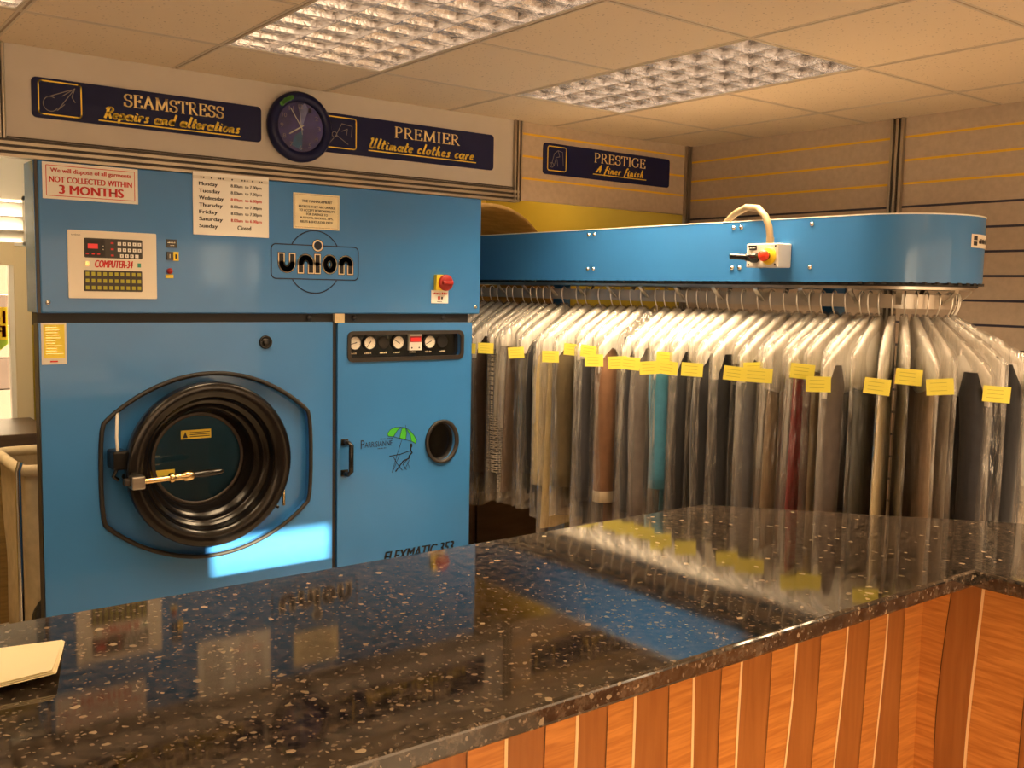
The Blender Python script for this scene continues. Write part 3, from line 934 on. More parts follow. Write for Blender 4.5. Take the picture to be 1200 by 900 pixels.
# papers on the counter, far left
b = MB()
def sheet(corners, z0, lift, m, n=10):
    (ax, ay), (bx, by), (cx, cy), (dx, dy) = corners
    top, bot = [], []
    for j in range(n + 1):
        for i in range(n + 1):
            u, v = i / n, j / n
            x = (ax * (1 - u) + bx * u) * (1 - v) + (dx * (1 - u) + cx * u) * v
            y = (ay * (1 - u) + by * u) * (1 - v) + (dy * (1 - u) + cy * u) * v
            z = z0 + lift * (1 - v) ** 1.5 * (0.35 + .65 * u)
            top.append((x, y, z + .0012)); bot.append((x, y, z))
    N = (n + 1) ** 2
    fs = []
    for j in range(n):
        for i in range(n):
            a = j * (n + 1) + i
            fs.append((a, a + 1, a + n + 2, a + n + 1)); fs.append((N + a, N + a + n + 1, N + a + n + 2, N + a + 1))
    ed = [i for i in range(n + 1)] + [j * (n + 1) + n for j in range(1, n + 1)] + [n * (n + 1) + i for i in range(n - 1, -1, -1)] + [j * (n + 1) for j in range(n - 1, 0, -1)]
    for q in range(len(ed)):
        a, c = ed[q], ed[(q + 1) % len(ed)]
        fs.append((a, N + a, N + c, c))
    b.add(top + bot, fs, m)
for k in range(3):
    sheet([(.02, 1.545 + .002 * k), (.332 - .003 * k, 1.555), (.385 - .002 * k, 1.735), (.05, 1.80)], CT + .0006 + .0014 * k, .016 + .0015 * k, M['leaflet'])
tag(b.build('paper_stack'), 'cream papers with curled edge lying on the granite counter', 'papers')

# ------------------------------------------------------------------ dry cleaning machine
YM = 3.70
X0, X1, XU = .757, 2.597, 2.640
ZT, ZM0, ZM1 = 2.022, 1.497, 1.463
mach = thing('dry_cleaning_machine', 'large blue dry cleaning machine with round black loading door', 'dry cleaning machine', (1.7, 4.4, 0))
b = MB()
b.box(X0 + .012, XU, YM, YM + .10, ZM0, ZT, M['blue'], .006)
b.box(X0, X0 + .014, YM + .004, YM + .15, ZM0 + .002, ZT - .002, M['blue_side'])
b.box(X0 + .002, X0 + .012, YM - .001, YM + .004, ZM0, ZT, M['darkgrey'])
b.build('upper_panel', mach)
for px, pz_ in ((.793, 1.535), (2.613, 1.53)):
    b = MB(); b.lathe((px, YM - .001, pz_), (0, -1, 0), [(.009, 0), (.008, .004), (.003, .006), (0, .0062)], M['chrome'], 14); b.build('panel_screw', mach)
b = MB(); b.box(1.12, 2.56, YM + .10, 5.2, .08, 2.0, M['blue']); b.box(1.2, 2.5, YM + .2, 5.1, 0, .08, M['darkgrey']); b.build('body', mach)
b = MB()
b.box(X0 + .004, X1 - .01, YM + .022, YM + .10, ZM1 - .01, ZM0 + .01, M['black_matt'])
b.box(1.90, 1.945, YM + .004, YM + .03, ZM1 - .004, ZM0 + .003, M['canvas'])
for px in (1.79, 2.0, 2.45):
    b.lathe((px, YM + .02, 1.48), (0, -1, 0), [(.012, 0), (.01, .006), (0, .007)], M['darkgrey'], 12)
b.build('recess_band', mach)

# loading door panel with shaped recess
DX, DZ, HA, HS, HT = 1.372, .908, .412, .175, .355
def outline(grow=0.0):
    P = []
    a = HA + grow
    for k in range(25):
        x = a - 2 * a * k / 24
        P.append((DX + x, DZ + HS + (HT + grow - HS) * (1 - (x / a) ** 2) ** .9))
    Q = [(DX + (DX - x), DZ - (z - DZ)) for x, z in P]
    L = P + Q
    for _ in range(2):
        N = []
        for i in range(len(L)):
            p, q = L[i], L[(i + 1) % len(L)]
            N += [(p[0] * .75 + q[0] * .25, p[1] * .75 + q[1] * .25), (p[0] * .25 + q[0] * .75, p[1] * .25 + q[1] * .75)]
        L = N
    return L
ld_ = bpy.data.objects.new('loading_door_panel', None)
b = MB()
XS = 1.888
b.poly(F370, [rrect(X0 + .004, XS, .10, ZM1, .006), outline()], M['blue'], 0, .03)
b.box(X0, X0 + .006, YM + .004, YM + .06, .10, ZM1 - .003, M['darkgrey'])
b.box(1.12, XS, YM + .085, YM + .10, .10, ZM1 - .01, M['blue_side'])
door_panel = b.build('loading_door_panel', mach)
b = MB(); b.poly(front(YM), [circ(DX, DZ, .56, 60, .5), circ(1.345, .925, .28, 60)], M['blue'], -.033, .004); b.build('recess_plate', door_panel)
b = MB()
gp = [F370.p(a, c, .003) for a, c in outline(.004)]
b.tube(gp, .0085, M['black_matt'], 8, closed=True)
b.build('gasket', door_panel)
CX, CZ_ = 1.343, .925
ring = MB()
ring.lathe((CX, YM, CZ_), (0, -1, 0), [(.292, -.032), (.300, -.01), (.310, .02), (.317, .06), (.317, .088), (.308, .098), (.262, .082), (.254, .074), (.250, .05), (.247, .028),
                                      (.232, .026), (.226, .02), (.222, -.01), (.208, -.014), (.204, -.02), (.198, -.05), (.188, -.056), (.182, -.075)], M['black_gloss'], 96)
ringo = ring.build('door_ring', mach)
b = MB()
b.lathe((CX, YM, CZ_), (0, -1, 0), [(.184, -.072), (.174, -.066), (.170, -.072)], M['darkgrey'], 72)
b.build('glass_rim', ringo)
b = MB(); b.disc((CX, YM + .076, CZ_), (0, -1, 0), .183, M['glass_dark'], 64); b.build('door_glass', ringo)
b = MB()
b.lathe((CX, YM, CZ_), (0, -1, 0), [(.185, -.08), (.215, -.095), (.215, -.098)], M['darkgrey'], 64)
b.lathe((CX, YM + .10, CZ_), (0, 1, 0), [(.21, 0), (.21, .12), (0, .12)], M['drum'], 48)
b.build('drum', ringo)
b = MB()
Fg = front(YM + .0745)
b.rect(Fg, 1.275, 1.395, 1.005, 1.04, M['paper_yellow'])
b.poly(Fg, [[(1.282, 1.01), (1.302, 1.01), (1.292, 1.034)]], M['ink'], .0006)
for k in range(3):
    b.rect(Fg, 1.31, 1.39, 1.012 + .008 * k, 1.015 + .008 * k, M['ink'], .0006)
b.build('warning_label', ringo)
b = MB(); b.rect(Fg, 1.178, 1.25, .862, .892, M['paper_yellow']); b.build('warning_label', ringo)
# latch lever: clevis, brass rod, collar, black grip ; hinge block with cable
b = MB()
ly = YM - .115
b.box(1.028, 1.075, ly - .022, ly + .03, .868, .915, M['steel'], .005)
b.box(1.008, 1.04, ly + .0, ly + .03, .88, .905, M['darkgrey'], .004)
b.tube([(1.07, ly, .892), (1.165, ly, .895)], .011, M['brass'], 14)
b.lathe((1.165, ly, .895), (1, 0, .03), [(.011, 0), (.019, .004), (.019, .016), (.015, .02), (.015, .05), (.020, .056), (.020, .085), (.012, .092)], M['brass'], 20)
b.tube([(1.255, ly, .898), (1.30, ly, .900), (1.36, ly, .902), (1.372, ly, .902)], [.012, .014, .012, .005], M['black'], 14)
b.tube([(1.05, ly + .01, .89), (1.05, YM + .03, .89)], .012, M['darkgrey'], 10)
b.build('latch_lever', mach)
b = MB()
b.box(.985, 1.04, YM - .06, YM + .03, .93, 1.0, M['black'], .008)
b.box(1.03, 1.075, YM - .075, YM + .02, .945, .985, M['black'], .006)
b.tube([(1.005, YM - .045, 1.0), (1.002, YM - .045, 1.05), (1.008, YM - .03, 1.10), (1.024, YM + .012, 1.155), (1.03, YM + .03, 1.17)], .006, M['grey_box'], 8)
b.tube([(1.0, YM - .04, .93), (.992, YM - .03, .905), (1.01, YM - .03, .89)], .007, M['black'], 8)
b.build('hinge_switch', mach)
b = MB()
b.tube([(1.655, YM + .03, .80), (1.655, YM - .03, .80), (1.655, YM - .03, .72)], .006, M['brass'], 8)
b.tube([(1.61, YM + .02, .725), (1.615, YM - .03, .725), (1.632, YM - .03, .715)], .006, M['black'], 8)
b.build('door_pin', mach)
b = MB()
b.lathe((1.592, YM, 1.384), (0, -1, 0), [(.027, 0), (.026, .007), (.021, .009), (.019, .004), (.015, .003), (.014, .012), (.006, .013), (0, .013)], M['black'], 24)
b.build('round_plug', mach)

# right-hand access door with gauges
adoor = MB()
adoor.poly(F370, [rrect(1.912, X1, .10, ZM1 - .004, .006), rrect(1.968, 2.538, 1.306, 1.412, .02), circ(2.437, .918, .072, 40, .084)], M['blue'], 0, .04)
adoor.box(XS + .002, 1.910, YM + .012, YM + .06, .10, ZM1, M['black_matt'])
adoor.box(2.55, X1, YM + .02, YM + .10, .10, ZM1 - .01, M['blue'])
ad = adoor.build('access_door', mach)
b = MB()
b.poly(F370, [rrect(1.956, 2.550, 1.292, 1.424, .028), rrect(1.972, 2.534, 1.310, 1.408, .016)], M['darkgrey'], .006, .008)
b.rect(F370, 1.962, 2.545, 1.30, 1.415, M['black'], -.028)
b.build('gauge_frame', ad)
Fb = front(YM + .016)
for gi, (gxx, ang) in enumerate(((2.001, 195), (2.073, 235), (2.214, 150), (2.378, 205))):
    b = MB()
    b.lathe((gxx, YM + .027, 1.372), (0, -1, 0), [(.029, 0), (.0295, .012), (.027, .014)], M['darkgrey'], 28)
    b.disc((gxx, YM + .0155, 1.372), (0, -1, 0), .027, M['cream'], 28)
    b.stroke(Fb, [(gxx, 1.372), (gxx + .022 * math.cos(R(ang)), 1.372 + .022 * math.sin(R(ang)))], .003, M['ink'], .001)
    b.stroke(Fb, [(gxx, 1.372), (gxx - .008 * math.cos(R(ang)), 1.372 - .008 * math.sin(R(ang)))], .004, M['ink'], .001)
    for q in range(9):
        aa = R(-50 + 280 * q / 8)
        b.stroke(Fb, [(gxx + .021 * math.cos(aa), 1.372 + .021 * math.sin(aa)), (gxx + .0245 * math.cos(aa), 1.372 + .0245 * math.sin(aa))], .0012, M['ink'], .001, join=False)
    b.build('dial_gauge', ad)
for gxx in (2.146, 2.452):
    b = MB(); b.lathe((gxx, YM + .027, 1.372), (0, -1, 0), [(.028, 0), (.027, .004), (.024, .005), (0, .005)], M['black_matt'], 28); b.build('blank_cover', ad)
b = MB()
b.rect(front(YM + .01), 2.268, 2.332, 1.336, 1.408, M['grey_box'], 0, .016)
b.rect(front(YM + .01), 2.270, 2.330, 1.372, 1.398, M['red_dark'], .001)
b.rect(front(YM + .01), 2.275, 2.325, 1.376, 1.392, M['red_led'], .0016)
for px in (2.28, 2.318):
    b.disc((px, YM + .0085, 1.347), (0, -1, 0), .004, M['ink'], 10)
b.build('temperature_controller', ad)
b = MB()
for gxx, tx in ((1.998, 'Still'), (2.07, 'Press'), (2.146, 'Press'), (2.214, 'Solvent'), (2.295, 'Temp'), (2.378, 'Filter'), (2.452, 'Water')):
    b.dashes(front(YM + .0275), gxx - .017, gxx + .017, 1.324, 1.332, M['cream_line'], .0006, 5, int(gxx * 100))
b.build('gauge_lettering', ad)
b = MB()
b.tube([(1.944, YM + .0, .953), (1.946, YM - .032, .953), (1.955, YM - .042, .944), (1.955, YM - .042, .83), (1.946, YM - .032, .818), (1.944, YM, .818)], .0105, M['black'], 10)
b.box(1.928, 1.962, YM - .004, YM + .002, .938, .966, M['black'], .002); b.box(1.928, 1.962, YM - .004, YM + .002, .806, .834, M['black'], .002)
b.build('door_handle', ad)
b = MB()
vs = []
n = 48
for (rx, rz, d) in ((.073, .085, 0), (.088, .099, 0.001), (.090, .101, .010), (.084, .095, .014), (.074, .085, .010), (.070, .081, -.04)):
    vs += [F370.p(2.437 + rx * math.cos(2 * PI * k / n), .918 + rz * math.sin(2 * PI * k / n), d) for k in range(n)]
b.add(vs, [(i * n + k, i * n + (k + 1) % n, (i + 1) * n + (k + 1) % n, (i + 1) * n + k) for i in range(5) for k in range(n)], M['black_matt'], True)
pr = b.build('porthole', ad)
b = MB(); b.disc((2.437, YM + .03, .918), (0, -1, 0), .083, M['glass_dark'], 40, rx=.072); b.build('porthole_glass', pr)
b = MB(); b.rect(front(YM + .08), 2.33, 2.55, .80, 1.03, M['black_matt']); b.tube([(2.385, YM + .06, .92), (2.41, YM + .06, .922)], .008, M['brass'], 8); b.build('porthole_inside', pr)
# parasol drawing and lettering
b = MB()
def U(px, py):                   # from zoomed pixel grid (7.5x crop of the logo)
    return (2.155 + (px - 420) * .000603, .958 - (py - 300) * .000530)
cap = [U(*q) for q in ((418, 270), (440, 238), (480, 222), (530, 222), (572, 232), (610, 262), (645, 305), (665, 345), (658, 375))]
seg = [[U(*q) for q in s_] for s_ in (
    [(418, 270), (440, 238), (480, 222), (530, 224), (500, 250), (468, 300), (440, 295), (424, 292)],
    [(540, 235), (572, 236), (580, 280), (572, 335), (545, 325), (520, 316), (530, 270)],
    [(575, 236), (610, 262), (645, 305), (665, 345), (658, 375), (640, 362), (620, 350), (612, 300)])]
for s_ in seg:
    b.poly(F370, [s_[::-1]], M['green'], .0008)
    b.stroke(F370, s_, .0022, M['ink'], .0014, closed=True)
b.stroke(F370, [U(468, 300), U(520, 318), U(572, 335), U(620, 352)], .0022, M['ink'], .0014)
b.stroke(F370, [U(530, 224), U(572, 234)], .0022, M['ink'], .0014)
b.stroke(F370, [U(570, 210), U(572, 234)], .0022, M['ink'], .0014)
b.stroke(F370, [U(540, 330), U(500, 450), U(458, 600)], .0024, M['ink'], .0014)
b.stroke(F370, [U(436, 460), U(530, 452), U(590, 436), U(620, 430)], .0036, M['ink'], .0014)
b.stroke(F370, [U(466, 462), U(500, 530), U(545, 590)], .0028, M['ink'], .0014)
b.stroke(F370, [U(520, 460), U(490, 530), U(470, 580)], .0024, M['ink'], .0014)
b.poly(F370, [[U(620 + 11 * math.cos(t_ * .6), 388 + 20 * math.sin(t_ * .6)) for t_ in range(0, 11)][::-1]], M['ink'], .0014)
b.stroke(F370, [U(618, 400), U(616, 425), U(628, 448), U(606, 470), U(600, 495)], .0062, M['ink'], .0014)
b.stroke(F370, [U(614, 432), U(630, 450), U(612, 465)], .0045, M['ink'], .0014)
b.stroke(F370, [U(600, 495), U(552, 512), U(538, 530), U(512, 565), U(490, 592)], .0058, M['ink'], .0014)
b.stroke(F370, [U(585, 505), U(550, 540), U(580, 590)], .0030, M['ink'], .0014)
b.stroke(F370, [U(604, 510), U(580, 560), U(556, 590)], .0024, M['ink'], .0014)
b.stroke(F370, [U(590, 530), U(612, 585)], .0020, M['ink'], .0014)
b.build('parasol_emblem', ad)
b = MB()
b.text(F370, 'P', 2.022, 2.040, .916, .954, M['ink'], .0012, bold=.0)
b.text(F370, 'ARRISIANNE', 2.042, 2.178, .920, .944, M['ink'], .0012)
b.dashes(F370, 2.118, 2.182, .950, .955, M['ink'], .0012, 10)
b.dashes(F370, 2.105, 2.15, .910, .914, M['ink'], .0012, 7)
b.build('door_lettering', ad)
b = MB()
b.text(F370, 'FLEXMATIC 353', 2.140, 2.512, .398, .446, M['ink'], .0012, bold=.05, shear=.3)
b.build('door_lettering', ad)

# control keypad
b = MB()
b.rect(F370, .860, 1.166, 1.551, 1.790, M['cream'], .006, .006, .004)
kp = b.build('control_panel', mach)
b = MB()
b.rect(F370, .914, 1.115, 1.695, 1.764, M['darkgrey'], .0072, .001, .005)
b.rect(F370, .918, .985, 1.70, 1.758, M['black_matt'], .0078)
b.rect(F370, .926, .960, 1.727, 1.744, M['red_led'], .0084)
for z in (1.725, 1.737):
    b.disc(F370.p(.978, z, .0084), (0, -1, 0), .002, M['cream'], 8)
for px in (.924, .944, .962):
    b.rect(F370, px - .005, px + .005, 1.706, 1.711, M['red'], .0084)
for z in (1.705, 1.727, 1.749):
    b.rect(F370, 1.004, 1.014, z - .003, z + .003, M['red'], .0084)
b.build('readout', kp)
b = MB()
for r_, (z, xs_) in enumerate(((1.7475, [1.034 + .0176 * k for k in range(5)]), (1.7255, [1.034 + .0176 * k for k in range(5)]), (1.7045, [1.042 + .0176 * k for k in range(4)]))):
    for px in xs_:
        b.rect(F370, px - .006, px + .006, z - .006, z + .006, M['paper'], .009, .001)
        b.rect(F370, px - .002, px + .001, z - .003, z + .003, M['dimline'], .0094)
b.build('white_keys', kp)
b = MB()
b.rect(F370, .911, 1.113, 1.576, 1.651, M['darkgrey'], .0072, .001, .004)
for r_ in range(3):
    for k in range(10):
        px, z = .923 + .0199 * k, 1.589 + .0245 * r_
        b.rect(F370, px - .006, px + .006, z - .0065, z + .0065, M['olive_btn'], .009, .001)
b.build('programme_keys', kp)
b = MB()
b.text(F370, 'COMPUTER-34', .950, 1.080, 1.661, 1.687, M['red'], .0068, bold=.05, shear=.25)
b.build('panel_lettering', kp)
b = MB()
b.text(F370, 'union', .872, .902, 1.771, 1.777, M['ink'], .0068)
b.build('panel_lettering', kp)
b = MB(); b.rect(F370, .917, .930, 1.666, 1.681, M['brass'], .0072); b.build('key', kp)
b = MB(); b.rect(F370, 1.097, 1.109, 1.665, 1.680, M['teal_btn'], .0072); b.build('key', kp)
# small switches to the right of it
b = MB()
b.rect(F370, 1.204, 1.243, 1.742, 1.772, M['black'], .003, .003); b.dashes(F370, 1.208, 1.238, 1.758, 1.763, M['grey_box'], .0036, 6); b.dashes(F370, 1.218, 1.234, 1.749, 1.752, M['grey_box'], .0036, 3); b.build('switch_nameplate', mach)
b = MB()
b.rect(F370, 1.204, 1.228, 1.696, 1.726, M['black'], .008, .008); b.rect(F370, 1.228, 1.248, 1.694, 1.727, M['yellow'], .006, .006)
b.rect(F370, 1.213, 1.216, 1.704, 1.718, M['grey_box'], .0086); b.rect(F370, 1.235, 1.241, 1.702, 1.718, M['ink'], .0066); b.build('rocker_switch', mach)
b = MB()
b.lathe((1.215, YM, 1.655), (0, -1, 0), [(.011, 0), (.011, .006), (.008, .012), (0, .014)], M['red_dark'], 16)
b.rect(F370, 1.200, 1.229, 1.629, 1.642, M['paper_yellow'], .002, .002)
b.build('pilot_lamp', mach)
# isolator switch
b = MB()
b.rect(F370, 2.386, 2.450, 1.603, 1.672, M['yellow'], .022, .022, .004)
b.lathe((2.432, YM - .022, 1.637), (0, -1, 0), [(.036, 0), (.036, .010), (.030, .014), (0, .014)], M['red_dark'], 24)
b.box(2.405, 2.459, YM - .050, YM - .034, 1.629, 1.645, M['red_dark'], .003)
b.build('isolator_switch', mach)
b = MB()
b.rect(F370, 2.372, 2.462, 1.545, 1.603, M['paper'], .002, .002)
b.dashes(F370, 2.378, 2.456, 1.584, 1.594, M['red'], .0028, 8)
b.rect(F370, 2.406, 2.418, 1.562, 1.576, M['red'], .0028); b.rect(F370, 2.424, 2.432, 1.563, 1.574, M['ink'], .0028)
b.dashes(F370, 2.402, 2.428, 1.551, 1.555, M['ink'], .0028, 4)
b.build('switch_label', mach)
# yellow instruction plate on the door panel
b = MB()
b.rect(F370, .768, .850, 1.318, 1.464, M['grey_box'], .0018, .0018)
b.rect(F370, .775, .844, 1.340, 1.458, M['paper_yellow'], .0026)
rr_ = random.Random(3)
for k in range(11):
    z = 1.448 - .0092 * k
    b.rect(F370, .782, .782 + rr_.uniform(.03, .056), z - .0014, z + .0014, M['brass'], .0032)
b.rect(F370, .795, .82, 1.326, 1.331, M['red'], .003)
b.build('instruction_plate', mach)
# maker's badge: outlined bar on a ring, fat rounded letters with cream outlines
b = MB()
bx0, bx1, bz0, bz1 = 1.617, 2.006, 1.638, 1.775
lw = .0045
b.stroke(F370, rrect(bx0, bx1, bz0, bz1, .02), lw, M['navy_line'], .0010, closed=True)
cxr, czr, rr2 = 1.806, 1.708, .120
t_hi = math.degrees(math.asin((bz1 - czr) / rr2)); t_lo = math.degrees(math.asin((czr - bz0) / rr2))
b.stroke(F370, circ(cxr, czr, rr2, 30, .127, t_hi, 180 - t_hi), lw, M['navy_line'], .0010)
b.stroke(F370, circ(cxr, czr, rr2, 30, .127, 180 + t_lo, 360 - t_lo), lw, M['navy_line'], .0010)
gl, gh = 1.664, 1.737
def letter(pts, w=.0195, closed=False):
    def ext(e):
        if closed:
            return pts
        p0, p1, q0, q1 = Vector(pts[0]), Vector(pts[1]), Vector(pts[-1]), Vector(pts[-2])
        return [tuple(p0 + (p0 - p1).normalized() * e)] + list(pts[1:-1]) + [tuple(q0 + (q0 - q1).normalized() * e)]
    b.stroke(F370, ext(.006), w + .012, M['ink'], .0012, closed, ends=False)
    b.stroke(F370, ext(.004), w + .008, M['cream_line'], .0016, closed, ends=False)
    b.stroke(F370, ext(0), w, M['ink'], .0020, closed, ends=False)
def arch(x0, x1, up_=True):
    r_ = (x1 - x0) / 2
    if up_:
        return [(x0, gl), (x0, gh - r_ - .012)] + [(x0 + r_ - r_ * math.cos(R(k * 15)), gh - r_ - .012 + r_ * math.sin(R(k * 15))) for k in range(1, 12)] + [(x1, gh - r_ - .012), (x1, gl)]
    return [(x0, gh), (x0, gl + r_ + .012)] + [(x0 + r_ - r_ * math.cos(R(k * 15)), gl + r_ + .012 - r_ * math.sin(R(k * 15))) for k in range(1, 12)] + [(x1, gl + r_ + .012), (x1, gh)]
letter(arch(1.660, 1.707, False)); letter(arch(1.744, 1.789)); letter([(1.818, gl), (1.818, (gl + gh) / 2), (1.818, gh)]); letter(arch(1.927, 1.968))
letter([(1.873 + .0205 * math.cos(R(20 * k)), (gl + gh) / 2 + .026 * math.sin(R(20 * k))) for k in range(18)], closed=True)
b.poly(F370, [circ(1.819, 1.775, .026, 24)], M['ink'], .0024); b.poly(F370, [circ(1.819, 1.775, .0235, 24)], M['cream_line'], .0028)
b.poly(F370, [circ(1.819, 1.775, .018, 24)], M['blue'], .0032); b.poly(F370, [circ(1.819, 1.775, .0165, 24)], M['ink'], .0036)
b.build('maker_badge', mach)

# ------------------------------------------------------------------ notices stuck on the machine
b = MB()
b.rect(F370, .784, 1.104, 1.893, 2.018, M['paper'], .003, .002)
b.stroke(F370, rrect(.796, 1.092, 1.904, 2.007), .0022, M['red'], .0038, closed=True, join=False)
b.text(F370, 'We will dispose of all garments', .810, 1.080, 1.979, 1.999, M['red'], .0038, bold=.035)
b.text(F370, 'NOT COLLECTED WITHIN', .806, 1.082, 1.950, 1.970, M['red'], .0038, bold=.05)
b.text(F370, '3 MONTHS', .838, 1.052, 1.912, 1.942, M['red'], .0038, bold=.07)
tag(b.build('disposal_notice'), 'white notice with red 3 MONTHS lettering at the top left of the blue machine', 'notice')
t = thing('opening_hours_board', 'white opening hours board with days and times in black and red', 'notice', (1.455, YM, 1.80))
b = MB()
b.rect(F370, 1.305, 1.606, 1.796, 2.030, M['paper'], .004, .003); b.build('board', t)
b = MB()
b.rect(F370, 1.307, 1.604, 2.004, 2.016, M['grey_box'], .0075, .0035)
for px in (1.335, 1.345, 1.375, 1.402, 1.410, 1.420, 1.456, 1.496, 1.506, 1.516, 1.538, 1.566, 1.576):
    b.disc(F370.p(px, 2.010, .0082), (0, -1, 0), .0033, M['ink'], 8)
b.build('binding_strip', t)
b = MB()
rows = [('Monday', '8.00am  to 7.00pm', 'ink'), ('Tuesday', '8.00am  to 7.00pm', 'ink'), ('Wednesday', '8.00am  to 6.00pm', 'red'), ('Thursday', '8.00am  to 7.00pm', 'ink'),
        ('Friday', '8.00am  to 7.00pm', 'ink'), ('Saturday', '8.00am  to 6.00pm', 'red'), ('Sunday', 'Closed', 'ink')]
for k, (d_, h_, c_) in enumerate(rows):
    z = 1.980 - .0262 * k
    wd = .0098 * len(d_) + .012
    b.text(F370, d_, 1.328, 1.328 + min(.094, wd), z - .004, z + .014, M['ink'], .0048, bold=.05)
    if h_ == 'Closed':
        b.text(F370, h_, 1.478, 1.532, z - .002, z + .014, M['ink'], .0048, bold=.04)
    else:
        b.text(F370, h_, 1.452, 1.576, z - .002, z + .013, M[c_], .0048, bold=.04)
b.build('lettering', t)
b = MB()
b.rect(F370, 1.711, 1.916, 1.841, 1.983, M['parchment'], .003, .002)
b.stroke(F370, rrect(1.718, 1.909, 1.847, 1.977), .0012, M['brass'], .0038, closed=True, join=False)
b.text(F370, 'THE MANAGEMENT', 1.748, 1.882, 1.947, 1.957, M['ink'], .0038, bold=.06)
for k, (tx, a0, a1) in enumerate((('REGRETS THEY ARE UNABLE', 1.734, 1.896), ('TO ACCEPT RESPONSIBILITY', 1.735, 1.894), ('FOR DAMAGE TO', 1.768, 1.862), ('BUTTONS, BUCKLES, ZIPS,', 1.740, 1.886), ('BELTS & SHOULDER PADS', 1.742, 1.884))):
    z = 1.926 - .0152 * k
    b.text(F370, tx, a0, a1, z, z + .009, M['ink'], .0038, bold=.05)
tag(b.build('management_notice'), 'cream parchment notice signed by the management, above the badge on the machine', 'notice')

# ------------------------------------------------------------------ fascia signs and clock
def sign(x0, x1, z0, z1, label, y, icon, head, sub, hb, sb, ub, ib):
    t = thing('shop_sign', label, 'sign', ((x0 + x1) / 2, y, z0), 'navy service signs along the fascia')
    F = front(y)
    b = MB(); b.rect(F, x0, x1, z0, z1, M['navy'], .005, .005, .016); b.build('board', t)
    b = MB()
    b.stroke(F, rrect(*ib, .010), .0045, M['gold'], .0056, closed=True)
    cx, cz = (ib[0] + ib[1]) / 2, (ib[2] + ib[3]) / 2
    for ln in icon:
        b.stroke(F, [(cx + px * (ib[1] - ib[0]) * .5, cz + py * (ib[3] - ib[2]) * .5) for px, py in ln], .0026, M['dimline'], .0058)
    b.build('emblem', t)
    b = MB()
    pen(b, F, SER, head, hb[0], hb[1], hb[2], hb[3] - hb[2], (.0085 * (hb[3] - hb[2]) / .045, .0026), M['gold_pale'], .0058)
    pen(b, F, SCR, sub, sb[0], sb[1], sb[2], sb[3] - sb[2], (.0090, .0062), M['gold'], .0058, .28)
    b.stroke(F, [(ub[0], ub[2]), (ub[1], ub[2])], .0042, M['gold'], .0058)
    b.build('lettering', t)
    return t
spool = [A_(-.45, -.35, .35, .45, 60, 330, 12) , [(-.6, .05), (.55, .65)], [(-.05, -.55), (.62, .6)], [(.1, .2), (.7, .75), (.55, .2), (.7, -.1)], [(-.15, -.7), (.2, -.3)]]
tools = [[(-.3, -.3), (.1, .6), (.75, .5), (.7, -.2)], A_(-.35, -.15, .15, .18, 0, 360, 10), [(-.2, -.2), (.5, -.7)], [(.1, .1), (.45, .3), (.4, -.1)], [(-.7, -.8), (-.4, -.4)]]
shirt = [[(-.6, -.6), (-.3, .4), (.1, .7), (.3, .2), (-.1, .1), (-.3, -.6)], A_(-.55, -.55, .2, .2, 0, 360, 10), [(.1, .7), (.6, .6), (.7, -.5)], [(.0, .0), (.1, -.6)]]
Y_ = WY
sign(.760, 1.584, 2.166, 2.302, 'navy SEAMSTRESS sign with gold lettering, left of the round clock', Y_, spool, 'SEAMSTRESS', 'Repairs and alterations', (1.065, 1.432, 2.240, 2.283), (.990, 1.500, 2.191, 2.230), (.978, 1.498, 2.180), (.782, .920, 2.180, 2.292))
sign(1.800, 2.712, 2.158, 2.318, 'navy PREMIER sign with gold lettering, right of the round clock', Y_, tools, 'PREMIER', 'Ultimate clothes care', (2.185, 2.520, 2.252, 2.296), (2.058, 2.605, 2.195, 2.238), (2.060, 2.612, 2.184), (1.852, 2.000, 2.180, 2.304))
sign(3.008, 3.874, 2.170, 2.318, 'navy PRESTIGE sign on the slatted panel above the blue conveyor', Y_, shirt, 'PRESTIGE', 'A finer finish', (3.335, 3.690, 2.255, 2.300), (3.345, 3.685, 2.206, 2.243), (3.330, 3.700, 2.196), (3.034, 3.150, 2.190, 2.304))

ck = thing('wall_clock', 'round navy wall clock between the SEAMSTRESS and PREMIER signs', 'clock', (1.735, WY, 2.24))
cc = (1.738, WY - .001, 2.240)
b = MB()
b.lathe(cc, (0, -1, 0), [(.128, 0), (.137, .012), (.138, .028), (.130, .042), (.115, .046), (.100, .040), (.097, .030)], M['navy'], 56)
b.disc(cc, (0, -1, 0), .128, M['navy'], 56)
for k in range(6):
    aa = R(112 + 5 * k)
    b.disc((cc[0] + .117 * math.cos(aa), cc[1] - .0465, cc[2] + .117 * math.sin(aa)), (0, -1, 0), .008 + .002 * (k % 2), M['clock_green'], 10)
b.build('case', ck)
b = MB(); b.disc(cc, (0, -1, 0), .099, M['clock_face'], 56, .030)
Fc = front(cc[1] - .030)
def CK(px, py):
    return (cc[0] + px * .097, cc[2] + py * .097)
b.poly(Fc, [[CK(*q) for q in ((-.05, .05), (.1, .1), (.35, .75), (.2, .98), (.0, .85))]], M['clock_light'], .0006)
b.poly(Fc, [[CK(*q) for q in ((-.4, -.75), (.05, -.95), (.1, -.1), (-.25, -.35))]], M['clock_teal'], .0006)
for h in range(1, 13):
    aa = R(90 - 30 * h)
    px, pz_ = cc[0] + .080 * math.cos(aa), cc[2] + .080 * math.sin(aa)
    w_ = .0065 if h < 10 else .010
    b.text(Fc, str(h), px - w_, px + w_, pz_ - .0085, pz_ + .0085, M['clock_num'], .0010, bold=.01)
b.build('dial', ck)
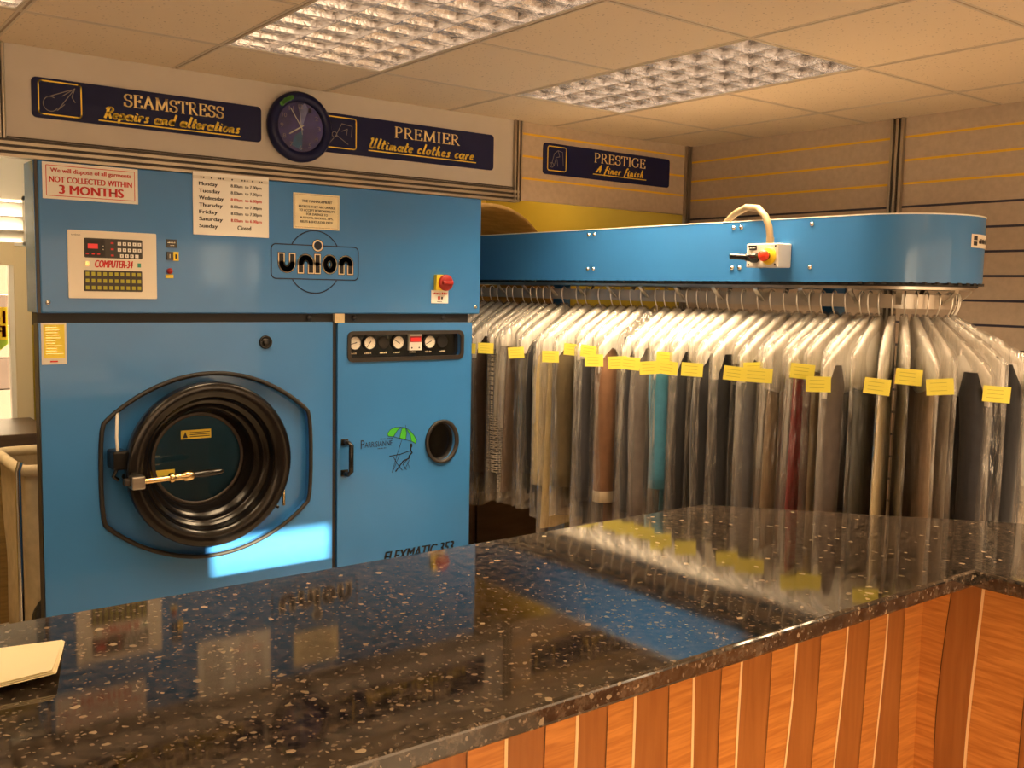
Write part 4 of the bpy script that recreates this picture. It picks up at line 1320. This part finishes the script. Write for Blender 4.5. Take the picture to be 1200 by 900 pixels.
def hand(name, deg, ln, w_, d, tail=.012):
    b = MB(); aa = R(90 - deg)
    c_, s_ = math.cos(aa), math.sin(aa)
    b.stroke(Fc, [(cc[0] - tail * c_, cc[2] - tail * s_), (cc[0] + ln * c_, cc[2] + ln * s_)], w_, M['white'], d)
    b.build(name, ck)
hand('hour_hand', 238, .058, .0055, .004); hand('minute_hand', 327, .082, .004, .006); hand('second_hand', 353, .075, .002, .008, .03)
b = MB(); b.disc(cc, (0, -1, 0), .098, M['glass'], 56, .0405); b.build('crystal', ck)

# ------------------------------------------------------------------ garment conveyor
HX, HR, HYC, HYE = 2.90, .26, 1.91, 4.34
HCX = HX + HR
HZ0, HZ1 = 1.660, 1.882
RR = .18
RZ0, RZ1 = 1.575, 1.622
conv = thing('garment_conveyor', 'long blue garment conveyor with rounded end above the hanging clothes', 'garment conveyor', (HCX, 3.1, 0))
def track(r, n=28, ye=HYE, yc=HYC):
    """closed stadium outline of half width r around the conveyor's long axis"""
    P = []
    for k in range(n + 1):
        t_ = PI * k / n
        P.append((HCX - r * math.cos(t_), yc - r * math.sin(t_)))
    for k in range(n + 1):
        t_ = PI * k / n
        P.append((HCX + r * math.cos(t_), ye + r * math.sin(t_)))
    return P
def stadium(b, r, z0, z1, m, hollow=0.0, lid=True):
    P = track(r); n = len(P)
    b.add([(x, y, z0) for x, y in P] + [(x, y, z1) for x, y in P], [(i, (i + 1) % n, n + (i + 1) % n, n + i) for i in range(n)], m, True)
    if hollow > 0:
        Q = track(r - hollow)
        b.add([(x, y, z0) for x, y in Q] + [(x, y, z1) for x, y in Q], [(n + i, n + (i + 1) % n, (i + 1) % n, i) for i in range(n)], m, True)
        for z in (z0, z1):
            b.add([(x, y, z) for x, y in P] + [(x, y, z) for x, y in Q], [(i, (i + 1) % n, n + (i + 1) % n, n + i) for i in range(n)], m)
    elif lid:
        for z in (z0, z1):
            b.add([(x, y, z) for x, y in P], [list(range(n))], m)
b = MB()
stadium(b, HR, HZ0, HZ1, M['blue'], .004)
stadium(b, HR - .004, HZ1 - .05, HZ1 - .046, M['pale_lid'])
stadium(b, HR + .0015, HZ1 - .003, HZ1 + .001, M['white_trim'], .004)
b.build('housing', conv)
for y in (3.252, 3.215, 2.441, 2.405, 2.096):
    for z in (1.858, 1.710):
        b = MB(); b.lathe((HX + .001, y, z), (-1, 0, 0), [(.009, 0), (.0085, .004), (.004, .008), (0, .0085)], M['chrome'], 12); b.build('bolt', conv)
b = MB()
stadium(b, HR - .012, HZ0 - .012, HZ0 + .004, M['black_matt'], .05)
P = track(HR - .005, 40)
tot = []
# chain teeth along the underside
y = HYC
while y < HYE - .02:
    b.box(HX + .004, HX + .016, y, y + .028, HZ0 - .006, HZ0 + .002, M['black_matt']); y += .04
for k in range(20):
    t_ = PI * (k + .3) / 20
    xx, yy = HCX - (HR - .008) * math.cos(t_), HYC - (HR - .008) * math.sin(t_)
    b.box(xx - .01, xx + .01, yy - .01, yy + .01, HZ0 - .006, HZ0 + .002, M['black_matt'])
b.build('chain_track', conv)
b = MB(); stadium(b, HR - .02, HZ0 - .022, HZ0 - .010, M['steel'], .012); b.build('track_lip', conv)
b = MB(); stadium(b, RR, RZ0, RZ1, M['rail'], .004); b.build('hanger_rail', conv)
# curved brackets every 200 mm holding the rail
spots = [(HX + (HR - RR), y, 0.0) for y in [1.955 + .2 * k for k in range(12)]]
for th in (31, 81, 113, 155):
    spots.append((None, None, R(th)))
spots += [('r', 1.955 + .3 * k, PI) for k in range(8)]
for (sx_, sy_, th) in spots:
    b = MB()
    o_ = Vector((-math.cos(th), -math.sin(th), 0))
    base = Vector((HCX, sy_, 0)) if sy_ is not None else Vector((HCX, HYC, 0))
    def q(rad, z):
        return base + o_ * rad + Vector((0, 0, z))
    pts = [q(HR - .035, HZ0 - .012), q(HR - .028, 1.642), q(HR - .032, 1.630), q(HR - .05, 1.612), q(RR + .012, 1.598), q(RR + .003, 1.588)]
    side = Vector((-o_.y, o_.x, 0)) * .009
    vs = [];
    for p in pts:
        vs += [p - side, p + side]
    nn = o_ * .004
    N = len(vs)
    vs += [v - nn for v in vs]
    fs = []
    for i in range(len(pts) - 1):
        a = 2 * i
        fs += [(a, a + 1, a + 3, a + 2), (N + a + 2, N + a + 3, N + a + 1, N + a), (a, a + 2, N + a + 2, N + a), (a + 1, N + a + 1, N + a + 3, a + 3)]
    b.add(vs, fs, M['steel'])
    b.build('rail_bracket', conv)
for y in (2.30, 3.95):
    b = MB(); b.box(3.31, 3.38, y - .03, y + .03, 0, HZ0 + .05, M['blue'], .004); b.box(3.27, 3.42, y - .09, y + .09, 0, .012, M['blue']); b.build('support_leg', conv)
# control box with conduit
cb = bpy.data.objects.new('control_box', None)
b = MB()
b.box(HX - .075, HX - .001, 2.175, 2.315, 1.708, 1.792, M['grey_box'], .004)
Fx = Frame((HX - .0755, 0, 0), (0, -1, 0), (0, 0, 1))
b.rect(Fx, -2.302, -2.268, 1.770, 1.786, M['ink'], .001)
b.dashes(Fx, -2.299, -2.271, 1.775, 1.781, M['grey_box'], .0016, 5)
for yy in (2.187, 2.303):
    for z in (1.718, 1.782):
        b.disc((HX - .0765, yy, z), (-1, 0, 0), .004, M['ink'], 8)
cbx = b.build('control_box', conv)
b = MB()
b.lathe((HX - .0755, 2.214, 1.748), (-1, 0, 0), [(.031, 0), (.031, .004), (.026, .008), (.0, .008)], M['yellow'], 28)
b.lathe((HX - .083, 2.214, 1.748), (-1, 0, 0), [(.012, 0), (.012, .014)], M['black'], 16)
b.lathe((HX - .096, 2.214, 1.748), (-1, 0, 0), [(.013, 0), (.019, .003), (.020, .012), (.017, .019), (0, .021)], M['red_btn'], 24)
b.build('stop_button', cbx)
b = MB()
b.lathe((HX - .0755, 2.272, 1.742), (-1, 0, 0), [(.018, 0), (.018, .018), (.014, .022), (.014, .05), (.010, .055)], M['black'], 18)
b.tube([(HX - .12, 2.272, 1.742), (HX - .14, 2.30, 1.744), (HX - .15, 2.325, 1.745)], [.011, .010, .011], M['black'], 12)
b.build('selector_lever', cbx)
b = MB()
b.tube([(HX - .04, 2.24, 1.790), (HX - .04, 2.24, 1.815)], .014, M['conduit'], 12)
b.tube([(HX - .04, 2.24, 1.81), (HX - .042, 2.245, 1.85), (HX - .04, 2.265, 1.89), (HX - .025, 2.31, 1.922), (HX - .005, 2.38, 1.930), (HX + .03, 2.46, 1.915), (HX + .07, 2.53, 1.893), (HX + .10, 2.57, 1.872)], .0125, M['conduit'], 12)
b.build('conduit', cbx)
# nameplate wrapped on the rounded end
b = MB()
def arcplate(t0, t1, z0, z1, m, dd, n=10):
    vs = []
    for k in range(n + 1):
        t_ = R(t0 + (t1 - t0) * k / n)
        for z in (z0, z1):
            vs.append((HCX - (HR + dd) * math.cos(t_), HYC - (HR + dd) * math.sin(t_), z))
    b.add(vs, [(2 * k, 2 * k + 2, 2 * k + 3, 2 * k + 1) for k in range(n)], m)
arcplate(84, 121, 1.778, 1.822, M['cream'], .002)
arcplate(86.5, 91.5, 1.785, 1.798, M['ink'], .003); arcplate(86.5, 91.5, 1.802, 1.816, M['ink'], .003)
bb = MB(); bb.dashes(front(0), 0, 1, 1.792, 1.810, M['ink'], 0, 9)
b.add([(HCX - (HR + .003) * math.cos(R(94 + 24 * v[0])), HYC - (HR + .003) * math.sin(R(94 + 24 * v[0])), v[2]) for v in bb.v], bb.f, M['ink'])
b.build('nameplate', conv)

# ------------------------------------------------------------------ bagged garments on the conveyor
def panel(b, m, hw, ztop, zbot, thick, seed, nu=14, nv=12, flare=0.0, folds=0.0, tfall=0.35, cx=0.0, wav=3.0, smooth=True):
    """closed thin cushion in the local x (outwards) - z plane, y is thickness"""
    rn = random.Random(seed)
    ph = [rn.uniform(0, 6.28) for _ in range(6)]
    fr = [rn.uniform(.6, 1.4) * wav for _ in range(3)]
    F_, B_ = [], []
    for j in range(nv + 1):
        v = j / nv
        for i in range(nu + 1):
            u = -1 + 2 * i / nu
            h = hw * (1 + flare * v)
            x = cx + u * h
            z = ztop(u) * (1 - v) + zbot(u) * v
            prof = max(0.0, 1 - abs(u) ** 2.6) ** .5
            tt = thick * .5 * (tfall + (1 - tfall) * min(1, v * 2.5)) * prof + .0012
            fo = folds * min(1, .25 + v) * (math.sin(fr[0] * u * 2.2 + ph[0] + v * .8) * .6 + math.sin(fr[1] * u * 4.1 + ph[1] - v) * .4)
            F_.append((x + .3 * fo * math.sin(ph[2] + 3 * v), -tt + fo, z)); B_.append((x + .3 * fo * math.sin(ph[2] + 3 * v), tt + fo, z))
    N = (nu + 1) * (nv + 1)
    fs = []
    for j in range(nv):
        for i in range(nu):
            a = j * (nu + 1) + i
            fs.append((a, a + nu + 1, a + nu + 2, a + 1)); fs.append((N + a, N + a + 1, N + a + nu + 2, N + a + nu + 1))
    ed = list(range(nu + 1)) + [j * (nu + 1) + nu for j in range(1, nv + 1)] + [nv * (nu + 1) + i for i in range(nu - 1, -1, -1)] + [j * (nu + 1) for j in range(nv - 1, 0, -1)]
    for q_ in range(len(ed)):
        a, c = ed[q_], ed[(q_ + 1) % len(ed)]
        fs.append((a, c, N + c, N + a))
    b.add(F_ + B_, fs, m, smooth)

HOOKZ = RZ1 + .006
def garment(idx, x, y, rz, kind, col, length, label, tagged, cat, th=.030, tagoff=(0, 0), cover=True, cuff=None, fold=.008, blue=False, film_th=.03, sl=.036):
    t = thing('bagged_garment', label, cat, (x, y, HOOKZ), 'bagged clothes hanging on the conveyor', rz)
    rn = random.Random(idx * 7 + 1)
    slope = .74 + rn.uniform(-.06, .06)
    W = (.172 if kind == 'trousers' else .212) + rn.uniform(-.008, .008)
    neck = -.085
    # hanger: hook over the rail, shoulders, lower bar (local x outwards)
    b = MB()
    hk = [(.012, 0, -.030)] + [(-.004 + .016 * math.cos(R(k)), 0, -.016 + .016 * math.sin(R(k))) for k in range(0, 181, 30)][::1]
    hk = [(.014, 0, -.022), (.013, 0, -.010), (.006, 0, -.001), (-.003, 0, .003), (-.012, 0, -.003), (-.016, 0, -.016), (-.015, 0, -.040), (-.008, 0, -.062), (0, 0, -.076), (0, 0, -.095)]
    hk = [(-p[0], p[1], p[2]) for p in hk]
    b.tube(hk, .0024, M['wire'], 6)
    zs_ = neck - .01
    b.tube([(0, 0, zs_), (W * .5, 0, zs_ - W * .5 * slope), (W * .95, 0, zs_ - W * .95 * slope), (W * .93, 0, zs_ - W * slope - .02), (-W * .93, 0, zs_ - W * slope - .02), (-W * .95, 0, zs_ - W * .95 * slope), (-W * .5, 0, zs_ - W * .5 * slope), (0, 0, zs_)], .0022, M['wire'], 6)
    b.build('hanger', t, True)
    top = lambda u: neck - slope * W * abs(u) - .015 * abs(u) ** 6
    m = fabric(col, 'check' if kind == 'check' else 'plain')
    b = MB()
    if kind == 'trousers':
        panel(b, m, .150, lambda u: neck - .115, lambda u: -length, th * .8, idx, folds=fold * .6, cx=.03)
    elif kind == 'dress':
        panel(b, m, W * 1.02, top, lambda u: -length - .02 * u, th, idx, flare=.12, folds=fold * 1.2, nv=16)
    else:
        panel(b, m, W * .86, top, lambda u: -length + .015 * math.cos(3 * u), th, idx, flare=.08, folds=fold, nv=14)
    go = b.build('garment', t, True)
    if kind in ('jacket', 'check'):
        for s_ in (1, -1):
            b = MB()
            L = length * .93
            z0 = neck - slope * W * .93
            pts = []; rr_ = []
            for k in range(11):
                v = k / 10
                pts.append((s_ * (W * .84 + .022 * math.sin(min(1, v * 3) * PI / 2) - .012 * v), -.004 + fold * .8 * math.sin(v * 7 + idx), z0 - .012 - (L + z0 - .03) * v))
                rr_.append((.020 if k == 0 else sl - .006 * v))
            n = 10
            vs = []
            for p_, r_ in zip(pts, rr_):
                for k in range(n):
                    t_ = 2 * PI * k / n
                    vs.append((p_[0] + r_ * 1.25 * math.cos(t_), p_[1] + r_ * 1.05 * math.sin(t_), p_[2]))
            fs = [(i * n + k, i * n + (k + 1) % n, (i + 1) * n + (k + 1) % n, (i + 1) * n + k) for i in range(10) for k in range(n)] + [list(range(n)), list(range(10 * n, 11 * n))]
            b.add(vs, fs, m, True)
            so_ = b.build('sleeve', go, True)
            if cuff:
                b = MB()
                p_ = pts[-1]
                vs = []
                for zz in (p_[2] + .045, p_[2] - .003):
                    for k in range(n):
                        t_ = 2 * PI * k / n
                        vs.append((p_[0] + (sl - .004) * 1.27 * math.cos(t_), p_[1] + (sl - .003) * math.sin(t_), zz))
                b.add(vs, [(k, (k + 1) % n, n + (k + 1) % n, n + k) for k in range(n)] + [list(range(n, 2 * n))], fabric(cuff), True)
                b.build('cuff', go, True)
    if cover:
        b = MB()
        dpt = .055 + rn.uniform(-.015, .035)
        panel(b, M['cover'], W * 1.18, lambda u: top(u) + .006, lambda u: top(u) - dpt - .13 * (1 - u * u) + .012 * math.sin(7 * u + idx), th + .003, idx + 500, nv=8, folds=.003, tfall=.75)
        if blue:
            b.add([(.02, th * .42 + .003, neck - .050), (.085, th * .42 + .003, neck - .085), (.035, th * .42 + .003, neck - .115)], [(0, 1, 2)], M['logo_blue'])
        b.build('shoulder_cover', t, True)
    b = MB()
    panel(b, M['film'], W * 1.25, lambda u: top(u) + .014, lambda u: -length - .06 - .02 * math.sin(5 * u + idx), film_th, idx + 900, nu=18, nv=20, folds=fold * .9, tfall=.8, wav=4)
    b.build('polythene_bag', t, True)
    if tagged:
        b = MB()
        # sticky ticket on the outer edge of the bag, turned towards the counter
        px = W * 1.22 + tagoff[0]; pz_ = top(1) - .045 + tagoff[1]
        a_ = R(rn.uniform(-6, 6))
        rel = 43 if rz == PI or abs(rz - PI) < .1 else 35 - math.degrees(rz - PI)
        yaw = R(max(-42, min(42, -rel * .8 + rn.uniform(-9, 9))))
        cx_, cy_ = px + .018, 0.0
        ux = Vector((math.sin(yaw), math.cos(yaw), 0)) * -1
        uz = Vector((0, 0, 1)) * math.cos(a_) + ux * math.sin(a_)
        ux2 = ux * math.cos(a_) - Vector((0, 0, 1)) * math.sin(a_)
        Ft = Frame((cx_, cy_, pz_), ux2, uz)
        hw_, hh = .039 if tagged is True else tagged, .025
        if Ft.n.x < 0:
            Ft = Frame((cx_, cy_, pz_), -ux2, uz)
        b.rect(Ft, -hw_, hw_, -hh, hh, M['tag'], .001, .0012)
        for k in range(3):
            b.rect(Ft, -hw_ * .7, hw_ * .5, .012 - .012 * k, .0130 - .012 * k, M['olive_btn'], .0014)
        b.build('ticket', t, True)
    return t

CREAM, OLIVE, NAVYC, BLK, CHAR = (.62, .50, .26), (.085, .062, .028), (.022, .026, .045), (.012, .012, .016), (.032, .033, .042)
GREY, TAUPE, TEAL, RUST, CRIM = (.10, .10, .115), (.13, .11, .105), (.05, .22, .36), (.17, .082, .04), (.30, .012, .022)
BEIGE, PINK, DBRN, BRN, STEEL, WHT = (.40, .30, .19), (.58, .42, .30), (.05, .028, .018), (.12, .07, .04), (.22, .245, .28), (.60, .56, .50)
LGREY = (.30, .275, .25)
G = [  # y on the straight rail or ('r', angle), kind, colour, length, ticket, category, label, extra
    (4.144, 'jacket', DBRN, .98, False, 'dark brown jacket in clear bag, furthest back on the conveyor', {}),
    (4.069, 'trousers', BRN, .95, False, 'brown trousers in clear bag, second from the far end of the rail', {}),
    (4.010, 'jacket', DBRN, .98, False, 'dark brown jacket in clear bag, third from the far end of the rail', {}),
    (3.930, 'trousers', CHAR, .96, False, 'charcoal trousers in clear bag just behind the machine edge', {}),
    (3.880, 'jacket', DBRN, 1.0, True, 'dark brown jacket in creased bag with first yellow ticket beside the machine', {}),
    (3.800, 'trousers', CHAR, .95, False, 'charcoal trousers in clear bag between two yellow-ticketed bags near the machine', {}),
    (3.738, 'check', GREY, .98, True, 'black and white checked coat in clear bag near the machine', {}),
    (3.690, 'jacket', WHT, .74, False, 'pale shirt in clear bag hanging above the checked coat', {}),
    (3.640, 'dress', BRN, .95, False, 'brown dress in clear bag just beyond the pale shirt', {}),
    (3.585, 'trousers', BLK, .95, False, 'black trousers in clear bag between brown dress and black jacket', {'blue': True}),
    (3.500, 'jacket', BLK, .94, True, 'black jacket in clear bag left of the cream coat', {'blue': True}),
    (3.400, 'jacket', CREAM, .98, False, 'long cream coat with hanging sleeve in clear bag', {'th': .05}),
    (3.340, 'dress', CREAM, 1.06, False, 'cream dress showing below the cream coat', {}),
    (3.250, 'jacket', OLIVE, .96, True, 'olive brown jacket in clear bag right of the cream coat', {'th': .045}),
    (3.170, 'trousers', NAVYC, 1.0, True, 'dark navy trousers in clear bag right of the olive jacket', {}),
    (3.115, 'jacket', CHAR, 1.0, False, 'charcoal jacket in shiny bag left of the rust brown coat', {}),
    (3.050, 'trousers', GREY, 1.0, True, 'grey trousers in shiny bag with tilted ticket left of the rust brown coat', {'blue': True}),
    (2.985, 'jacket', RUST, .98, True, 'rust brown coat with cream cuff in clear bag', {'th': .045, 'cuff': (.62, .55, .42)}),
    (2.900, 'trousers', BLK, 1.0, False, 'black trousers on clip hanger right of the rust brown coat', {'cover': False}),
    (2.850, 'jacket', CHAR, 1.0, True, 'dark grey jacket in clear bag left of the taupe suit', {}),
    (2.787, 'jacket', TAUPE, 1.0, True, 'taupe suit jacket in clear bag left of the teal blouse', {'th': .045}),
    (2.725, 'trousers', TAUPE, 1.0, False, 'taupe trousers in clear bag behind the teal blouse', {'blue': True}),
    (2.672, 'jacket', TEAL, .86, True, 'bright teal blouse in clear bag', {'th': .04}),
    (2.620, 'trousers', TEAL, 1.0, True, 'teal trousers showing below the teal blouse', {'blue': True}),
    (2.570, 'jacket', BLK, 1.0, True, 'black jacket in clear bag right of the teal trousers', {'blue': True}),
    (2.515, 'trousers', BLK, 1.0, False, 'black trousers in clear bag between two black jackets', {}),
    (2.445, 'jacket', BLK, 1.0, True, 'black jacket with bright streaks on its bag, right of the black trousers', {'th': .045, 'blue': True}),
    (2.370, 'jacket', BLK, 1.0, False, 'black jacket in clear bag without ticket, left of the grey suit', {'blue': True}),
    (2.312, 'trousers', CHAR, 1.0, False, 'charcoal trousers in clear bag just left of the grey suit', {}),
    (2.252, 'jacket', GREY, 1.02, True, 'grey suit in shiny crumpled bag left of the khaki trousers', {}),
    (2.193, 'trousers', OLIVE, 1.02, True, 'khaki trousers in clear bag left of the beige dress', {}),
    (2.140, 'dress', BEIGE, 1.02, .05, 'beige dress in clear bag left of the crimson dress', {}),
    (2.092, 'trousers', CHAR, 1.02, False, 'charcoal trousers in clear bag just left of the crimson dress', {}),
    (2.045, 'dress', CRIM, 1.02, False, 'crimson dress in clear bag', {}),
    (1.995, 'trousers', BEIGE, 1.02, True, 'beige trousers in clear bag right of the crimson dress', {}),
    (1.938, 'trousers', LGREY, 1.02, False, 'light grey trousers in clear bag where the rail begins to bend', {}),
    (('r', 1), 'jacket', TAUPE, 1.02, True, 'taupe jacket in clear bag at the bend of the rail', {}),
    (('r', 12), 'trousers', STEEL, 1.02, False, 'blue-grey trousers in clear bag left of the cream dress', {}),
    (('r', 25), 'dress', CREAM, 1.04, True, 'cream dress in clear bag on the rounded end of the conveyor', {}),
    (('r', 37), 'trousers', LGREY, 1.02, True, 'light grey trousers in clear bag between the cream and the pink dresses', {}),
    (('r', 48), 'dress', PINK, 1.02, True, 'pinkish beige dress in clear bag on the rounded end', {}),
    (('r', 59), 'trousers', LGREY, 1.02, False, 'light grey trousers in clear bag right of the pinkish dress', {}),
    (('r', 72), 'jacket', CHAR, 1.02, True, 'charcoal suit with wide white cover at the rounded end', {}),
    (('r', 90), 'trousers', CHAR, 1.02, False, 'charcoal trousers in clear bag behind the wide white cover', {}),
    (('r', 105), 'jacket', BLK, 1.02, True, 'black suit with ticket, nearest the right edge of the conveyor', {}),
    (('r', 121), 'jacket', CHAR, 1.02, False, 'charcoal coat in milky bag curving round the end of the rail', {}),
    (('r', 139), 'jacket', BLK, 1.02, False, 'black coat in milky bag, last round the end of the rail', {}),
]
ys = [g[0] for g in G]
for i, (p, kind, col, ln, tk, label, ex_) in enumerate(G):
    if isinstance(p, tuple):
        th_ = R(p[1]); x = HCX - RR * math.cos(th_); y = HYC - RR * math.sin(th_)
        rz = th_ + PI
        gap = .036
    else:
        x, y, rz = HCX - RR, p, PI
        nb = [abs(p - q_) for q_ in ys if not isinstance(q_, tuple) and q_ != p]
        gap = min(nb)
        rz += R(random.Random(i).uniform(-2.5, 2.5))
    ex2 = dict(ex_)
    ex2['th'] = min(ex2.get('th', .032), gap * .55)
    ex2['sl'] = .046 if ex_.get('th') else .036
    ex2['film_th'] = gap * .70
    ex2['fold'] = min(.006, gap * .09)
    cat = {'jacket': 'jacket', 'check': 'coat', 'trousers': 'trousers', 'dress': 'dress'}[kind]
    MB.squeeze = isinstance(p, tuple)
    garment(i, x, y, rz, kind, col, ln, label, tk, cat, **ex2)

# ------------------------------------------------------------------ back room things
t = thing('fabric_roll', 'big brown roll of cloth behind the blue conveyor', 'cloth roll', (3.45, 5.1, 1.12))
b = MB()
b.lathe((3.45, 4.72, 1.62), (0, 1, 0), [(.02, .0), (.06, .004), (.062, .0), (.13, .005), (.132, .001), (.21, .006), (.212, .002), (.30, .007), (.302, .003), (.40, .007), (.402, .003), (.475, .006), (.50, .02), (.50, .84), (.02, .84)], M['rolled'], 64)
b.build('roll', t)
t = thing('storage_cabinet', 'brown cabinet under the roll of cloth in the back room', 'cabinet', (3.3, 5.15, 0))
b = MB(); b.box(2.75, 3.99, 4.72, 5.58, .05, 1.12, M['brown'], .004); b.box(2.8, 3.9, 4.78, 5.5, 0, .05, M['black_matt']); b.build('carcass', t)
for k in range(2):
    b = MB(); b.box(2.76 + .6 * k, 3.34 + .6 * k, 4.70, 4.72, .08, 1.10, M['brown'], .003); dd_ = b.build('door', t)
    b = MB(); b.tube([(3.30 + .1 * k, 4.70, .62), (3.30 + .1 * k, 4.67, .62), (3.30 + .1 * k, 4.67, .76), (3.30 + .1 * k, 4.70, .76)], .006, M['chrome'], 8); b.build('handle', dd_)
t = thing('back_bench', 'dark brown bench under the rear window', 'bench', (.75, 5.2, 0))
b = MB(); b.box(.2, 1.09, 4.95, 5.55, .84, .90, M['brown'], .004); b.build('bench_top', t)
b = MB(); b.box(.25, 1.06, 5.0, 5.5, 0, .84, M['rolled']); b.build('bench_body', t)
t = thing('laundry_trolley', 'beige canvas laundry trolley in the gap left of the blue machine', 'trolley', (.87, 4.25, 0))
b = MB()
for (x, y) in ((.735, 3.98), (1.06, 3.98), (.735, 4.5), (1.06, 4.5)):
    b.tube([(x, y, .10), (x, y, .90), (x + (.01 if x < .9 else -.01), y, .935)], .011, M['chrome'], 10)
b.tube([(.74, 3.98, .13), (1.06, 3.98, .13)], .009, M['chrome'], 8); b.tube([(.74, 4.5, .13), (1.06, 4.5, .13)], .009, M['chrome'], 8)
b.tube([(.735, 3.98, .13), (.735, 4.5, .13)], .009, M['chrome'], 8)
b.build('frame', t)
b = MB()
nz = 12
ringp = rrect(.755, 1.05, 4.0, 4.48, .05, 4)
vs = []
for k in range(nz + 1):
    v = k / nz
    s_ = 1 - .10 * v
    for q_, (x, y) in enumerate(ringp):
        wv = .006 * math.sin(q_ * 1.7 + v * 6)
        vs.append((.90 + (x - .90) * s_ + wv, 4.24 + (y - 4.24) * s_ + wv, .90 - .72 * v))
n = len(ringp)
b.add(vs, [(i * n + k, i * n + (k + 1) % n, (i + 1) * n + (k + 1) % n, (i + 1) * n + k) for i in range(nz) for k in range(n)] + [list(range(nz * n, nz * n + n))], M['canvas'], True)
b.build('canvas_bag', t)
b = MB(); b.tube([(x, y, .895) for x, y in rrect(.748, 1.055, 3.992, 4.488, .05, 4)], .022, M['canvas'], 10, closed=True); b.build('rolled_rim', t)
for (x, y) in ((.735, 3.98), (1.06, 3.98), (.735, 4.5), (1.06, 4.5)):
    b = MB(); b.cyl((x - .012, y, .04), (1, 0, 0), .04, .024, M['black_matt'], 18); b.box(x - .016, x + .016, y - .012, y + .012, .04, .105, M['chrome']); b.build('caster', t)
b = MB()
bm = bmesh.new(); bmesh.ops.create_icosphere(bm, subdivisions=4, radius=1.0)
rn = random.Random(9)
for v in bm.verts:
    nrm = v.co.copy()
    k = 1 + .05 * math.sin(7 * nrm.x + 2 * nrm.z) + .04 * math.sin(9 * nrm.y - 5 * nrm.z)
    zz = max(-.72, nrm.z)
    v.co = Vector((.88 + .13 * nrm.x * k, 3.893 + .068 * nrm.y * k, .30 + (.17 if zz > 0 else .40) * zz * k))
for v in bm.verts:
    v.co.z = max(0.0, v.co.z)
b.bm(bm, M['rubber_bag'], True)
tag(b.build('rubbish_sack'), 'black rubbish sack on the floor beside the blue machine', 'sack')
